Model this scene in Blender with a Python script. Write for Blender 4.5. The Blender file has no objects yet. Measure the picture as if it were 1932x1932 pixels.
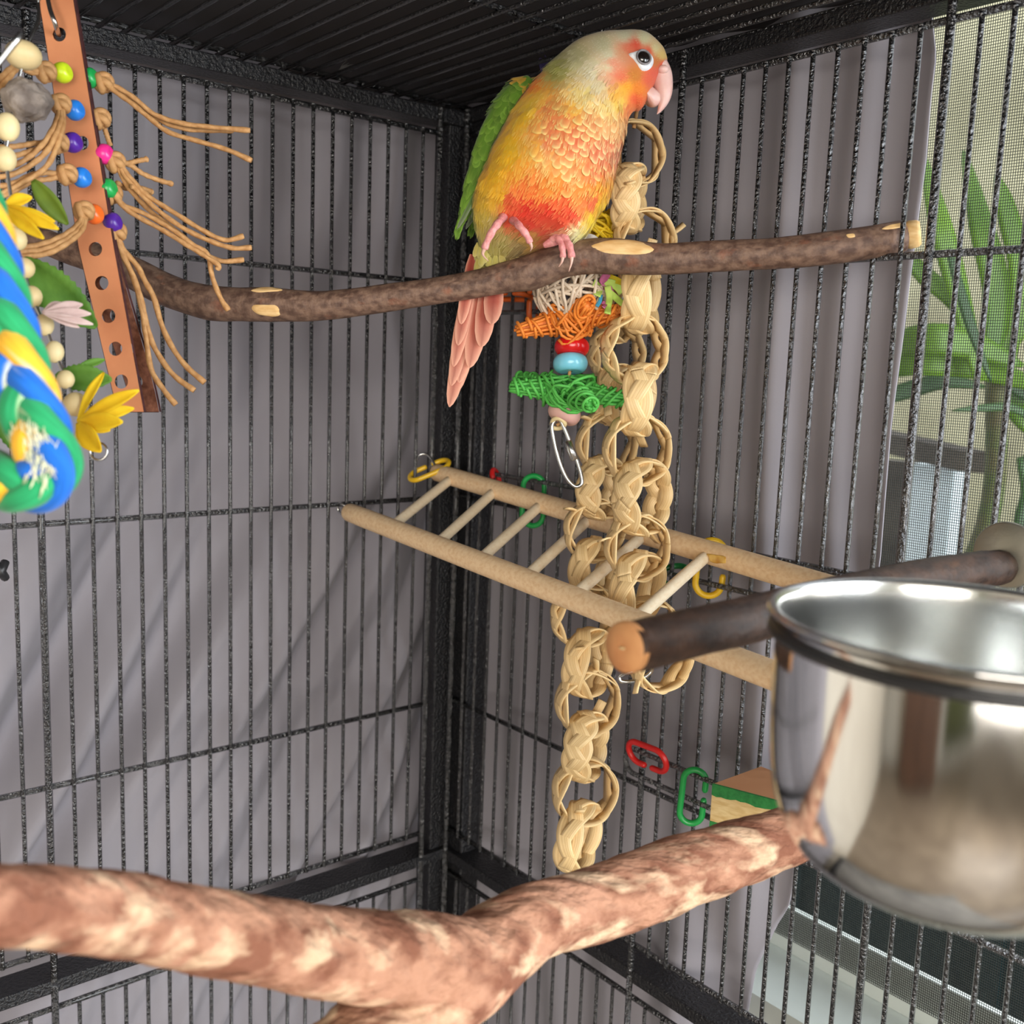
import bpy, math, random
import numpy as np
from mathutils import Vector, Matrix, noise
from mathutils.bvhtree import BVHTree
random.seed(7); np.random.seed(7)
PI = math.pi
S = bpy.context.scene
COLL = S.collection

# ------------------------------------------------------------------ camera
F = 1920.64; HALF = 966.0
R = np.array([[0.767921873, -0.639425867, 0.037822720],
              [-0.063152626, -0.134339208, -0.988920989],
              [0.637422735, 0.757025454, -0.143543439]])   # right, down, forward
CAM = np.array([-0.509784707, -0.680161416, 1.212332360])
cd = bpy.data.cameras.new('camera'); cam = bpy.data.objects.new('camera', cd); COLL.objects.link(cam)
cd.sensor_width = 36.0; cd.sensor_fit = 'AUTO'; cd.lens = F*36.0/1932.0
cd.clip_start = 0.01; cd.clip_end = 100
m = Matrix.Identity(4)
for i in range(3):
    m[i][0] = R[0][i]; m[i][1] = -R[1][i]; m[i][2] = -R[2][i]; m[i][3] = CAM[i]
cam.matrix_world = m
cd.dof.use_dof = True; cd.dof.focus_distance = 0.60; cd.dof.aperture_fstop = 11.0
S.camera = cam

# ------------------------------------------------------------------ world, lights, exposure
w = bpy.data.worlds.new('world'); S.world = w; w.use_nodes = True
bg = w.node_tree.nodes['Background']; bg.inputs[0].default_value = (0.88, 0.94, 1.0, 1); bg.inputs[1].default_value = 1.75

def area(name, loc, target, sx, sy, power, col):
    l = bpy.data.lights.new(name, 'AREA'); l.shape = 'RECTANGLE'; l.size = sx; l.size_y = sy
    l.energy = power; l.color = col
    o = bpy.data.objects.new(name, l); COLL.objects.link(o); o.location = loc
    d = Vector(target)-Vector(loc)
    o.rotation_euler = d.to_track_quat('-Z', 'Y').to_euler()
    return o
area('window_daylight', (0.30, -1.36, 1.28), (-0.50, -0.55, 1.10), 1.20, 1.00, 38.0, (0.90, 0.95, 1.0))
area('room_window_daylight', (-1.75, -2.25, 1.15), (-0.05, -0.1, 1.05), 1.5, 1.2, 40.0, (1.0, 0.93, 0.84))
S.view_settings.view_transform = 'Standard'
S.view_settings.look = 'None'
S.view_settings.exposure = 0.45
S.view_settings.gamma = 1.0
S.view_settings.use_curve_mapping = False
S.cycles.use_denoising = True
S.cycles.max_bounces = 8
S.cycles.transparent_max_bounces = 12
S.cycles.caustics_reflective = False
S.cycles.caustics_refractive = False

# ------------------------------------------------------------------ helpers: placing
def ray(px, py): return R.T @ np.array([(px-HALF)/F, (py-HALF)/F, 1.0])
def at(px, py, d): return CAM + d*ray(px, py)
def on_x(px, py, x=0.0): r = ray(px, py); return CAM + (x-CAM[0])/r[0]*r
def on_y(px, py, y=0.0): r = ray(px, py); return CAM + (y-CAM[1])/r[1]*r
def on_z(px, py, z=0.0): r = ray(px, py); return CAM + (z-CAM[2])/r[2]*r
def proj(P): q = R @ (np.asarray(P)-CAM); return HALF+F*q[0]/q[2], HALF+F*q[1]/q[2], q[2]
UR, UD, UF = R[0], R[1], R[2]      # right / down / forward unit vectors used to build some figures
def nz(v):
    v = np.asarray(v, float); n = np.linalg.norm(v); return v/n if n > 1e-12 else v
def lin(c):
    c = np.asarray(c, float)/255.0
    return np.where(c <= 0.04045, c/12.92, ((c+0.055)/1.055)**2.4)
def L(r, g, b): return tuple(float(v) for v in lin((r, g, b)))
def nse(p, s=1.0, o=0.0): return noise.noise(Vector((p[0]*s+o, p[1]*s+o*1.7, p[2]*s-o)))

# ------------------------------------------------------------------ helpers: materials
def mat(name, col, rough=0.5, metal=0.0, spec=0.5, col2=None, nscale=60.0, stretch=(1, 1, 1), contrast=(0.35, 0.65),
        bump=0.0, bscale=200.0, bdist=0.001, coords='Object', transl=0.0, coat=0.0, sheen=0.0, vcol=False, detail=5.0, col3=None, n3=20.0, c3=(.55, .7), bstretch=None, sss=0.0):
    M = bpy.data.materials.new(name); M.use_nodes = True
    nt = M.node_tree; N = nt.nodes; K = nt.links; b = N['Principled BSDF']
    b.inputs['Roughness'].default_value = rough; b.inputs['Metallic'].default_value = metal
    b.inputs['Specular IOR Level'].default_value = spec
    b.inputs['Coat Weight'].default_value = coat; b.inputs['Sheen Weight'].default_value = sheen
    b.inputs['Base Color'].default_value = (*col, 1)
    if sss > 0:
        b.inputs['Subsurface Weight'].default_value = sss; b.inputs['Subsurface Radius'].default_value = (0.004, 0.002, 0.001); b.inputs['Subsurface Scale'].default_value = 1.0
    tc = N.new('ShaderNodeTexCoord')
    def mapping(st):
        mp = N.new('ShaderNodeMapping'); mp.inputs['Scale'].default_value = st
        K.new(tc.outputs[coords], mp.inputs['Vector']); return mp.outputs[0]
    csock = None
    if vcol:
        a = N.new('ShaderNodeAttribute'); a.attribute_name = 'Col'; csock = a.outputs['Color']
    def noisemix(sock, base, c2, sc, con, st):
        n = N.new('ShaderNodeTexNoise'); n.inputs['Scale'].default_value = sc; n.inputs['Detail'].default_value = detail
        K.new(mapping(st), n.inputs['Vector'])
        r = N.new('ShaderNodeMapRange'); r.inputs['From Min'].default_value = con[0]; r.inputs['From Max'].default_value = con[1]
        K.new(n.outputs['Fac'], r.inputs['Value'])
        x = N.new('ShaderNodeMix'); x.data_type = 'RGBA'; K.new(r.outputs[0], x.inputs[0])
        if sock is not None: K.new(sock, x.inputs[6])
        else: x.inputs[6].default_value = (*base, 1)
        x.inputs[7].default_value = (*c2, 1)
        return x.outputs[2]
    if col2 is not None: csock = noisemix(csock, col, col2, nscale, contrast, stretch)
    if col3 is not None: csock = noisemix(csock, col, col3, n3, c3, stretch)
    if csock is not None: K.new(csock, b.inputs['Base Color'])
    if bump > 0:
        n = N.new('ShaderNodeTexNoise'); n.inputs['Scale'].default_value = bscale; n.inputs['Detail'].default_value = 3.0
        K.new(mapping(bstretch or stretch), n.inputs['Vector'])
        bp = N.new('ShaderNodeBump'); bp.inputs['Strength'].default_value = bump; bp.inputs['Distance'].default_value = bdist
        K.new(n.outputs['Fac'], bp.inputs['Height']); K.new(bp.outputs[0], b.inputs['Normal'])
    if transl > 0:
        t = N.new('ShaderNodeBsdfTranslucent'); x = N.new('ShaderNodeMixShader'); x.inputs[0].default_value = transl
        if csock is not None: K.new(csock, t.inputs['Color'])
        else: t.inputs['Color'].default_value = (*col, 1)
        K.new(b.outputs[0], x.inputs[1]); K.new(t.outputs[0], x.inputs[2]); K.new(x.outputs[0], N['Material Output'].inputs['Surface'])
    return M

# ------------------------------------------------------------------ helpers: meshes
class MB:
    def __init__(s): s.v = []; s.f = []; s.uv = []; s.c = []; s.hasc = False; s.n = 0
    def add(s, verts, faces, uvs=None, col=None):
        o = s.n; verts = np.asarray(verts, float).reshape(-1, 3)
        s.v.append(verts); s.n += len(verts)
        for i, f in enumerate(faces):
            s.f.append([k+o for k in f]); s.uv.append(uvs[i] if uvs is not None else None)
        if col is None: s.c.append(np.ones((len(verts), 3)))
        else:
            s.hasc = True; c = np.asarray(col, float)
            s.c.append(np.tile(c, (len(verts), 1)) if c.ndim == 1 else c)
    def mesh(s, name, smooth=True):
        me = bpy.data.meshes.new(name); v = np.concatenate(s.v)
        me.from_pydata(v.tolist(), [], s.f)
        if smooth: me.polygons.foreach_set('use_smooth', [True]*len(me.polygons))
        if any(u is not None for u in s.uv):
            ul = me.uv_layers.new(name='UVMap'); arr = np.zeros((len(me.loops), 2)); k = 0
            for f, u in zip(s.f, s.uv):
                n = len(f)
                if u is not None: arr[k:k+n] = u
                k += n
            ul.data.foreach_set('uv', arr.ravel())
        if s.hasc:
            ca = me.color_attributes.new('Col', 'FLOAT_COLOR', 'POINT')
            cc = np.ones((len(v), 4)); cc[:, :3] = np.concatenate(s.c); ca.data.foreach_set('color', cc.ravel())
        me.update(); return me
    def box(s, lo, hi, col=None):
        x0, y0, z0 = lo; x1, y1, z1 = hi
        s.add([(x0, y0, z0), (x1, y0, z0), (x1, y1, z0), (x0, y1, z0), (x0, y0, z1), (x1, y0, z1), (x1, y1, z1), (x0, y1, z1)],
              [(0, 3, 2, 1), (4, 5, 6, 7), (0, 1, 5, 4), (1, 2, 6, 5), (2, 3, 7, 6), (3, 0, 4, 7)], col=col)
    def obox(s, c, ax, ay, az, col=None):
        c = np.asarray(c); v = []
        for k in (-1, 1):
            for i, j in ((-1, -1), (1, -1), (1, 1), (-1, 1)): v.append(c+i*np.asarray(ax)+j*np.asarray(ay)+k*np.asarray(az))
        s.add(v, [(0, 3, 2, 1), (4, 5, 6, 7), (0, 1, 5, 4), (1, 2, 6, 5), (2, 3, 7, 6), (3, 0, 4, 7)], col=col)
    def tube(s, pts, rad, seg=10, cap=True, closed=False, col=None, fn=None, up=None, uvs=True):
        P = np.asarray(pts, float); n = len(P)
        r = np.full(n, rad, float) if np.isscalar(rad) else np.asarray(rad, float)
        if closed: T = np.roll(P, -1, 0)-np.roll(P, 1, 0)
        else: T = np.gradient(P, axis=0)
        T /= np.maximum(np.linalg.norm(T, axis=1, keepdims=True), 1e-12)
        u = np.cross(T[0], up if up is not None else (0.123, 0.31, 0.94)); u = nz(u)
        if np.linalg.norm(u) < .5: u = nz(np.cross(T[0], (1, 0, 0)))
        U = [u]
        for i in range(1, n):
            u = u-T[i]*np.dot(u, T[i]); u = nz(u); U.append(u)
        U = np.array(U); W = np.cross(T, U)
        th = np.linspace(0, 2*PI, seg, endpoint=False)
        if closed:
            # spread the twist mismatch
            e = U[-1]-T[0]*np.dot(U[-1], T[0]); a = math.atan2(np.dot(e, W[0]), np.dot(e, U[0]))
            rot = -a*np.arange(n)/n
        else: rot = np.zeros(n)
        A = th[None, :]+rot[:, None]
        rr = np.repeat(r[:, None], seg, 1)
        if fn is not None: rr = rr*fn(A, np.arange(n)/(n-1.0), P)
        V = P[:, None, :]+rr[..., None]*(np.cos(A)[..., None]*U[:, None, :]+np.sin(A)[..., None]*W[:, None, :])
        sl = np.concatenate([[0], np.cumsum(np.linalg.norm(np.diff(P, axis=0), axis=1))])
        F_ = []; uv = []
        m_ = n if closed else n-1
        for i in range(m_):
            j = (i+1) % n
            for k in range(seg):
                l = (k+1) % seg
                F_.append((i*seg+k, i*seg+l, j*seg+l, j*seg+k))
                if uvs:
                    a = k/seg; b = (k+1)/seg; s0 = sl[i]; s1 = sl[j] if j else sl[-1]+.001
                    uv.append(((a, s0), (b, s0), (b, s1), (a, s1)))
        V = V.reshape(-1, 3)
        if cap and not closed:
            F_.append(tuple(range(seg-1, -1, -1))); F_.append(tuple((n-1)*seg+k for k in range(seg)))
            if uvs: uv += [tuple((0.5+.5*math.cos(t), .5*math.sin(t)) for t in th)]*2
        if col is not None and np.asarray(col).ndim == 2: col = np.repeat(np.asarray(col), seg, 0)
        s.add(V, F_, uv if uvs else None, col)
    def lathe(s, prof, o=(0, 0, 0), ax=(0, 0, 1), seg=32, col=None):
        ax = nz(ax); u = nz(np.cross(ax, (0.3, 0.9, 0.11))); v = np.cross(ax, u); o = np.asarray(o); V = []; F_ = []
        n = len(prof)
        for r, z in prof:
            for k in range(seg):
                t = 2*PI*k/seg; V.append(o+ax*z+r*(math.cos(t)*u+math.sin(t)*v))
        for i in range(n-1):
            for k in range(seg):
                l = (k+1) % seg; F_.append((i*seg+k, i*seg+l, (i+1)*seg+l, (i+1)*seg+k))
        s.add(V, F_, None, col)
    def ball(s, c, rx, ry=None, rz=None, ax=None, seg=16, col=None, fn=None):
        ry = ry or rx; rz = rz or rx; c = np.asarray(c)
        E = np.eye(3) if ax is None else np.asarray(ax)
        V = [c+rz*E[2]]; h = seg//2
        for i in range(1, h):
            p = PI*i/h
            for k in range(seg):
                t = 2*PI*k/seg
                V.append(c+rx*math.sin(p)*math.cos(t)*E[0]+ry*math.sin(p)*math.sin(t)*E[1]+rz*math.cos(p)*E[2])
        V.append(c-rz*E[2]); F_ = []
        for k in range(seg): F_.append((0, 1+k, 1+(k+1) % seg))
        for i in range(h-2):
            for k in range(seg):
                a = 1+i*seg; F_.append((a+k, a+seg+k, a+seg+(k+1) % seg, a+(k+1) % seg))
        b = 1+(h-2)*seg
        for k in range(seg): F_.append((len(V)-1, b+(k+1) % seg, b+k))
        V = np.array(V)
        if fn is not None: V = np.array([c+(v-c)*fn(v) for v in V])
        s.add(V, F_, None, col)
    def ribbon(s, pts, nrm, width, thick=0.0006, col=None):
        """flat strip: pts path, nrm flat-face normals, width scalar/array"""
        P = np.asarray(pts, float); n = len(P); T = np.gradient(P, axis=0); T /= np.linalg.norm(T, axis=1, keepdims=True)
        Nn = np.asarray(nrm, float)
        if Nn.ndim == 1: Nn = np.tile(Nn, (n, 1))
        B = np.cross(T, Nn); B /= np.maximum(np.linalg.norm(B, axis=1, keepdims=True), 1e-9); Nn = np.cross(B, T)
        wd = np.full(n, width, float) if np.isscalar(width) else np.asarray(width, float)
        V = []
        for i in range(n):
            for a, b in ((-1, 1), (-.45, 1.25), (.45, 1.25), (1, 1), (1, -1), (-1, -1)): V.append(P[i]+B[i]*wd[i]/2*a+Nn[i]*thick/2*b)
        sl = np.concatenate([[0], np.cumsum(np.linalg.norm(np.diff(P, axis=0), axis=1))])
        uq = (0, .27, .73, 1, 1, 0); F_ = []; uv = []
        for i in range(n-1):
            for k in range(6):
                l = (k+1) % 6; F_.append((i*6+k, i*6+l, (i+1)*6+l, (i+1)*6+k))
                uv.append(((uq[k], sl[i]), (uq[l], sl[i]), (uq[l], sl[i+1]), (uq[k], sl[i+1])))
        F_.append((5, 4, 3, 2, 1, 0)); F_.append(tuple((n-1)*6+k for k in range(6))); uv += [((0, 0),)*6]*2
        s.add(V, F_, uv, col)

def spl(pts, n, closed=False):
    P = np.asarray(pts, float); m_ = len(P)
    if closed: Q = np.concatenate([P[-1:], P, P[:2]]); k = m_
    else: Q = np.concatenate([2*P[:1]-P[1:2], P, 2*P[-1:]-P[-2:-1]]); k = m_-1
    out = []
    for t in np.linspace(0, k, n, endpoint=not closed):
        i = min(int(t), k-1); u = t-i
        a, b, c, d = Q[i], Q[i+1], Q[i+2], Q[i+3]
        out.append(.5*((2*b)+(-a+c)*u+(2*a-5*b+4*c-d)*u*u+(-a+3*b-3*c+d)*u**3))
    return np.array(out)
def pspl(pp, d, n, closed=False):
    """spline through points given as (x, y[, extra depth]) in the photograph at depth d -> world points"""
    W_ = [at(p[0], p[1], (d(p) if callable(d) else d)-(p[2] if len(p) > 2 else 0)) for p in pp]
    return spl(W_, n, closed)

WM = {}
def link(name, me, material=None, parent=None, M=None):
    o = bpy.data.objects.new(name, me); COLL.objects.link(o); M = M or Matrix.Identity(4)
    if parent is not None:
        o.parent = parent; o.matrix_parent_inverse = WM[parent.name].inverted()
    o.matrix_basis = M; WM[o.name] = M.copy()
    if material is not None and me is not None and not me.materials: me.materials.append(material)
    return o
def obj(name, mb, material, parent=None, smooth=True, M=None):
    return link(name, mb.mesh(name, smooth), material, parent, M)
def tag(o, label=None, cat=None, group=None, kind=None):
    if label: o['label'] = label
    if cat: o['category'] = cat
    if group: o['group'] = group
    if kind: o['kind'] = kind
    return o
def thing(name, loc, label, cat, group=None):
    o = bpy.data.objects.new(name, None); COLL.objects.link(o); o.empty_display_size = 0.02
    o.matrix_basis = Matrix.Translation(Vector(loc)); WM[o.name] = o.matrix_basis.copy()
    return tag(o, label, cat, group)
def frameM(o, x, y, z): return Matrix(((x[0], y[0], z[0], o[0]), (x[1], y[1], z[1], o[1]), (x[2], y[2], z[2], o[2]), (0, 0, 0, 1)))
def bvh_of(mb):
    return BVHTree.FromPolygons([tuple(v) for v in np.concatenate(mb.v)], mb.f)
def hit(bvh, px, py):
    r = nz(ray(px, py)); h = bvh.ray_cast(Vector(CAM), Vector(r))
    if h[0] is None: return None, None
    n = np.array(h[1]); return np.array(h[0]), (-n if np.dot(n, r) > 0 else n)
def patch(bvh, poly, off=0.0004, seg=28, rings=5, col=None, mb=None, wob=0.0, soft=True):
    """a thin raised patch lying on a surface; poly = outline in photo pixels"""
    c = np.mean(poly, axis=0); out = spl([(*p, 0) for p in poly], seg, True)[:, :2]
    mb = mb or MB(); V = []; last = None
    h, n = hit(bvh, *c); V.append(h+n*off)
    for i in range(1, rings+1):
        for k in range(seg):
            p = c+(out[k]-c)*(i/rings)
            h2, n2 = hit(bvh, *p)
            if h2 is None or np.linalg.norm(h2-h) > .05: h2, n2 = V[-1], n
            e = off if i < rings else -off
            V.append(h2+n2*e)
    F_ = [(0, 1+k, 1+(k+1) % seg) for k in range(seg)]
    for i in range(rings-1):
        for k in range(seg):
            a = 1+i*seg; F_.append((a+k, a+seg+k, a+seg+(k+1) % seg, a+(k+1) % seg))
    F_ = [tuple(reversed(f)) for f in F_]
    mb.add(V, F_, None, col); return mb

# ------------------------------------------------------------------ materials
M_coat = mat('powder_coated_metal', (0.15, 0.15, 0.155), rough=0.15, metal=0.8, spec=0.8, coat=0.5, bump=1.0, bscale=460, bdist=0.005)
M_beam = mat('powder_coated_frame', (0.012, 0.012, 0.014), rough=0.34, spec=0.5, bump=1.0, bscale=480, bdist=0.002)
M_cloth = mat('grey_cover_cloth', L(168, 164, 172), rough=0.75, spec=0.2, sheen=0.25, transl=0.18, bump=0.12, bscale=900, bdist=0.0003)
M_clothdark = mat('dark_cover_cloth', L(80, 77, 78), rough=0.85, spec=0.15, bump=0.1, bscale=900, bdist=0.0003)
M_wall = mat('painted_wall', L(214, 208, 196), rough=0.8, col2=L(205, 198, 186), nscale=8, bump=0.1, bscale=300)
M_floor = mat('grey_brown_floor', L(142, 128, 112), rough=0.4, col2=L(122, 108, 94), nscale=3)
M_white = mat('white_vinyl', L(222, 228, 222), rough=0.45, col2=L(210, 218, 212), nscale=12)
M_bark = mat('brown_bark', L(124, 98, 82), rough=0.6, spec=0.35, col2=L(84, 62, 52), nscale=6, stretch=(2.0, 26, 1), contrast=(.38, .62), coords='UV', bump=0.5, bscale=9, bdist=0.0012, bstretch=(2, 40, 1), col3=L(135, 82, 58), n3=2.2, c3=(.6, .78))
M_darkbark = mat('dark_bark', L(74, 52, 40), rough=0.55, spec=0.35, col2=L(46, 32, 26), nscale=5, stretch=(2.4, 16, 1), coords='UV', bump=0.5, bscale=9, bdist=0.0012, bstretch=(2, 36, 1), col3=L(104, 72, 50), n3=1.6, c3=(.62, .75))
M_flake = mat('flaking_bark', L(168, 124, 100), rough=0.85, spec=0.15, col2=L(122, 80, 62), nscale=60, contrast=(.43, .57), stretch=(.38, 1, 1), bump=1.0, bscale=150, bdist=0.004, col3=L(196, 164, 134), n3=70, c3=(.52, .64), detail=8, bstretch=(.5, 1, 1))
M_cutwood = mat('cut_wood', L(232, 196, 140), rough=0.6, spec=0.3, col2=L(215, 172, 112), nscale=120, stretch=(1, 1, 4), bump=0.15, bscale=300)
M_endwood = mat('cut_end_wood', L(206, 150, 100), rough=0.6, spec=0.3, col2=L(190, 130, 84), nscale=90)
M_dowel = mat('beech_dowel', L(240, 210, 170), rough=0.55, spec=0.35, col2=L(226, 188, 144), nscale=5, stretch=(3, 60, 1), coords='UV', contrast=(.4, .7), bump=0.08, bscale=40, bstretch=(3, 60, 1), bdist=.0004)
M_rung = mat('pale_dowel', L(244, 226, 196), rough=0.55, spec=0.35, col2=L(232, 208, 172), nscale=5, stretch=(3, 60, 1), coords='UV', contrast=(.45, .75))
M_palm = mat('woven_palm_strip', L(240, 210, 156), rough=0.40, spec=0.5, col2=L(206, 166, 108), nscale=1.0, stretch=(14, 9, 1), coords='UV', contrast=(.42, .72), bump=0.5, bscale=1.0, bdist=0.0006, bstretch=(22, 6, 1), col3=L(244, 218, 172), n3=.7, c3=(.5, .75))
M_paper = mat('twisted_paper_cord', L(192, 148, 98), rough=0.65, spec=0.3, col2=L(164, 118, 72), nscale=1.0, stretch=(2, 260, 1), coords='UV', bump=0.6, bscale=1.0, bdist=0.0007, bstretch=(3, 320, 1))
M_leather = mat('tan_leather', L(214, 142, 98), rough=0.6, spec=0.3, col2=L(190, 116, 78), nscale=26, contrast=(.4, .75), bump=0.15, bscale=400, bdist=.0004)
M_suede = mat('brown_suede', L(138, 92, 72), rough=0.9, spec=0.1, col2=L(104, 66, 52), nscale=320, bump=0.3, bscale=700)
M_burn = mat('burnt_leather_edge', L(52, 28, 30), rough=0.8, spec=0.2, col2=L(74, 40, 38), nscale=300)
M_steel = mat('stainless_steel', (0.78, 0.78, 0.77), rough=0.09, metal=1.0, bump=0.02, bscale=500, bstretch=(1, 1, 8), bdist=.0003)
M_washer = mat('brushed_steel', L(168, 164, 150), rough=0.42, metal=.8, bump=.1, bscale=400)
M_brushed = mat('brushed_steel_inside', (0.80, 0.80, 0.78), rough=0.20, metal=1.0, bump=0.05, bscale=600, bdist=.0003)
M_chrome = mat('chrome_wire', (0.58, 0.58, 0.57), rough=0.24, metal=1.0, bump=0.05, bscale=300)
M_blackwire = mat('black_wire', (0.02, 0.02, 0.022), rough=0.4, bump=0.1, bscale=400)
def plastic(name, c, rough=0.3): return mat(name, L(*c), rough=rough, spec=0.5, col2=tuple(v*.86 for v in L(*c)), nscale=140, contrast=(.4, .9), bump=0.04, bscale=300, sss=0.15)
M_lime = plastic('lime_plastic', (205, 228, 40)); M_blue = plastic('blue_plastic', (40, 125, 215)); M_purple = plastic('purple_plastic', (82, 40, 150))
M_orange = plastic('orange_plastic', (238, 108, 40)); M_green = plastic('green_plastic', (34, 160, 78)); M_pink = plastic('pink_plastic', (232, 50, 140))
M_red = plastic('red_plastic', (214, 38, 36)); M_yellow = plastic('yellow_plastic', (240, 194, 40)); M_aqua = plastic('pale_blue_glaze', (128, 205, 228), .2); M_scarlet = plastic('red_glaze', (206, 24, 28), .2)
M_dgreen = plastic('dark_green_plastic', (20, 110, 52))
M_rosewood = mat('pale_pink_wood', L(226, 184, 164), rough=0.5, col2=L(214, 168, 160), nscale=60)
M_bead = mat('cream_wood_bead', L(226, 208, 160), rough=0.5, spec=0.4, col2=L(210, 186, 136), nscale=60, stretch=(1, 1, .25))
M_stone = mat('grey_lava_stone', L(150, 138, 128), rough=0.9, spec=0.2, col2=L(100, 90, 84), nscale=90, bump=1.0, bscale=160, bdist=.002)
M_petal = mat('yellow_fabric_petal', L(255, 222, 40), rough=0.8, col2=L(246, 204, 24), nscale=120, transl=.3, bump=0.2, bscale=600)
M_pinkpetal = mat('pale_pink_petal', L(228, 204, 196), rough=0.8, col2=L(210, 178, 172), nscale=120, transl=.2)
M_leaf = mat('green_fabric_leaf', L(104, 150, 50), rough=0.7, col2=L(66, 112, 30), nscale=50, transl=.2, bump=.3, bscale=300)
M_olive = mat('olive_fabric_leaf', L(116, 140, 30), rough=0.7, col2=L(92, 116, 24), nscale=60, transl=.2)
def rope(name, c): return mat(name, L(*c), rough=0.75, spec=0.2, col2=tuple(v*.72 for v in L(*c)), nscale=1.0, stretch=(16, 90, 1), coords='UV', bump=0.45, bscale=1.0, bstretch=(26, 60, 1), bdist=.001, sheen=.2, col3=L(222, 220, 180), n3=.16, c3=(.62, .7))
M_ropeg = rope('green_cotton_rope', (38, 158, 98)); M_ropeb = rope('blue_cotton_rope', (28, 108, 205)); M_ropey = rope('yellow_cotton_rope', (244, 184, 48))
def vine(name, c): return mat(name, L(*c), rough=0.55, spec=0.35, col2=tuple(v*.7 for v in L(*c)), nscale=1.0, stretch=(2, 120, 1), coords='UV', bump=.3, bscale=1, bstretch=(3, 200, 1), bdist=.0005)
M_vgreen = vine('green_vine', (92, 190, 84)); M_vorange = vine('orange_vine', (240, 140, 54)); M_vyellow = vine('yellow_vine', (242, 206, 40)); M_vwhite = vine('pale_vine', (232, 212, 188))
M_vgreen2 = mat('green_vine_core', L(70, 160, 66), rough=.6, col2=L(50, 128, 50), nscale=200)
M_vorange2 = mat('orange_vine_core', L(226, 126, 44), rough=.6, col2=L(190, 96, 30), nscale=200)
M_glue = mat('amber_glue', L(196, 140, 50), rough=0.12, spec=0.6, col2=L(226, 186, 100), nscale=160)
M_feather = mat('plumage', (1, 1, 1), rough=0.75, spec=0.2, sheen=0.15, vcol=True, transl=0.12, bump=.25, bscale=900, bdist=.0004)
M_skin = mat('bird_skin', L(226, 160, 156), rough=0.5, spec=0.35, col2=L(206, 130, 130), nscale=500, bump=0.6, bscale=900, bdist=.0006, sss=.2)
M_beak = mat('horn_beak', L(228, 190, 182), rough=0.35, spec=0.45, col2=L(216, 170, 160), nscale=120, sss=.2, bump=.05, bscale=300)
M_claw = mat('claw_horn', L(214, 176, 160), rough=0.35, col2=L(190, 146, 130), nscale=200)
M_eyeskin = mat('white_eye_skin', L(236, 238, 240), rough=0.55, col2=L(216, 220, 226), nscale=400, bump=.3, bscale=900, bdist=.0003)
M_eyering = mat('grey_eye_rim', L(150, 146, 148), rough=0.5, col2=L(110, 106, 108), nscale=400)
M_eye = mat('dark_eye', (0.004, 0.003, 0.003), rough=0.05, spec=0.7, col2=(0.012, 0.006, 0.004), nscale=300, coat=.5)
M_nostril = mat('nostril', L(150, 80, 84), rough=.6, col2=L(120, 60, 66), nscale=300)

# ================================================================== SETTING
def struct(name, mb, material, parent=None, smooth=False):
    return tag(obj(name, mb, material, parent, smooth), kind='structure')
ZS = 0.776                                   # window sill height
b = MB(); b.box((-3, -3.2, -.1), (.14, .3, 0)); struct('floor', b, M_floor)
b = MB(); b.box((-3, -3.2, 2.45), (.26, .3, 2.55)); struct('ceiling', b, M_wall)
b = MB(); b.box((.14, -3.2, 0), (.165, .3, ZS-.03)); b.box((.165, -3.2, 0), (.26, .3, ZS-.32)); b.box((.14, -3.2, 2.0), (.26, .3, 2.45)); b.box((.14, -.16, ZS-.03), (.26, .3, 2.0)); b.box((.14, -3.2, ZS-.03), (.26, -2.3, 2.0))
struct('wall_right', b, M_wall)
b = MB(); b.box((-3, .2, 0), (.14, .3, 2.45)); struct('wall_left', b, M_wall)
b = MB(); b.box((-3.1, -3.2, 0), (-3, .3, 2.45)); struct('wall_back', b, M_wall)
b = MB(); b.box((-3, -3.3, 0), (.26, -3.2, 2.45)); struct('wall_near', b, M_wall)
# the screened window
win = tag(bpy.data.objects.new('window_1', None), kind='structure'); COLL.objects.link(win); WM[win.name] = Matrix.Identity(4)
b = MB(); b.box((.078, -2.35, ZS-.05), (.162, -.12, ZS-.012)); b.box((.084, -2.33, .45), (.139, -.13, ZS-.05)); obj('window_sill', b, M_white, win, False)
M_greyframe = mat('grey_window_frame', L(228, 234, 228), rough=.5, col2=L(218, 226, 220), nscale=14)
b = MB(); b.box((.1445, -2.3, ZS-.012), (.150, -.16, ZS+.0235)); b.box((.150, -.20, ZS), (.20, -.16, 2.0)); b.box((.150, -2.3, 1.95), (.20, -.16, 2.0)); b.box((.145, -.86, ZS), (.20, -.81, 1.95)); b.box((.150, -2.3, ZS), (.20, -2.25, 1.95))
obj('window_frame', b, M_greyframe, win, False)
M_mesh = mat('screen_wire', L(44, 46, 44), rough=.6, spec=.3, col2=L(54, 56, 52), nscale=200)
b = MB(); hw = .00016
y = -.815
while y < -.19: b.box((.1420-hw, y-hw, ZS), (.1420+hw, y+hw, 1.96)); y += .00148
z = ZS
while z < 1.96: b.box((.1424-hw, -.82, z-hw), (.1424+hw, -.18, z+hw)); z += .0018
tag(obj('insect_screen', b, M_mesh, win, False), kind='stuff')
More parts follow.
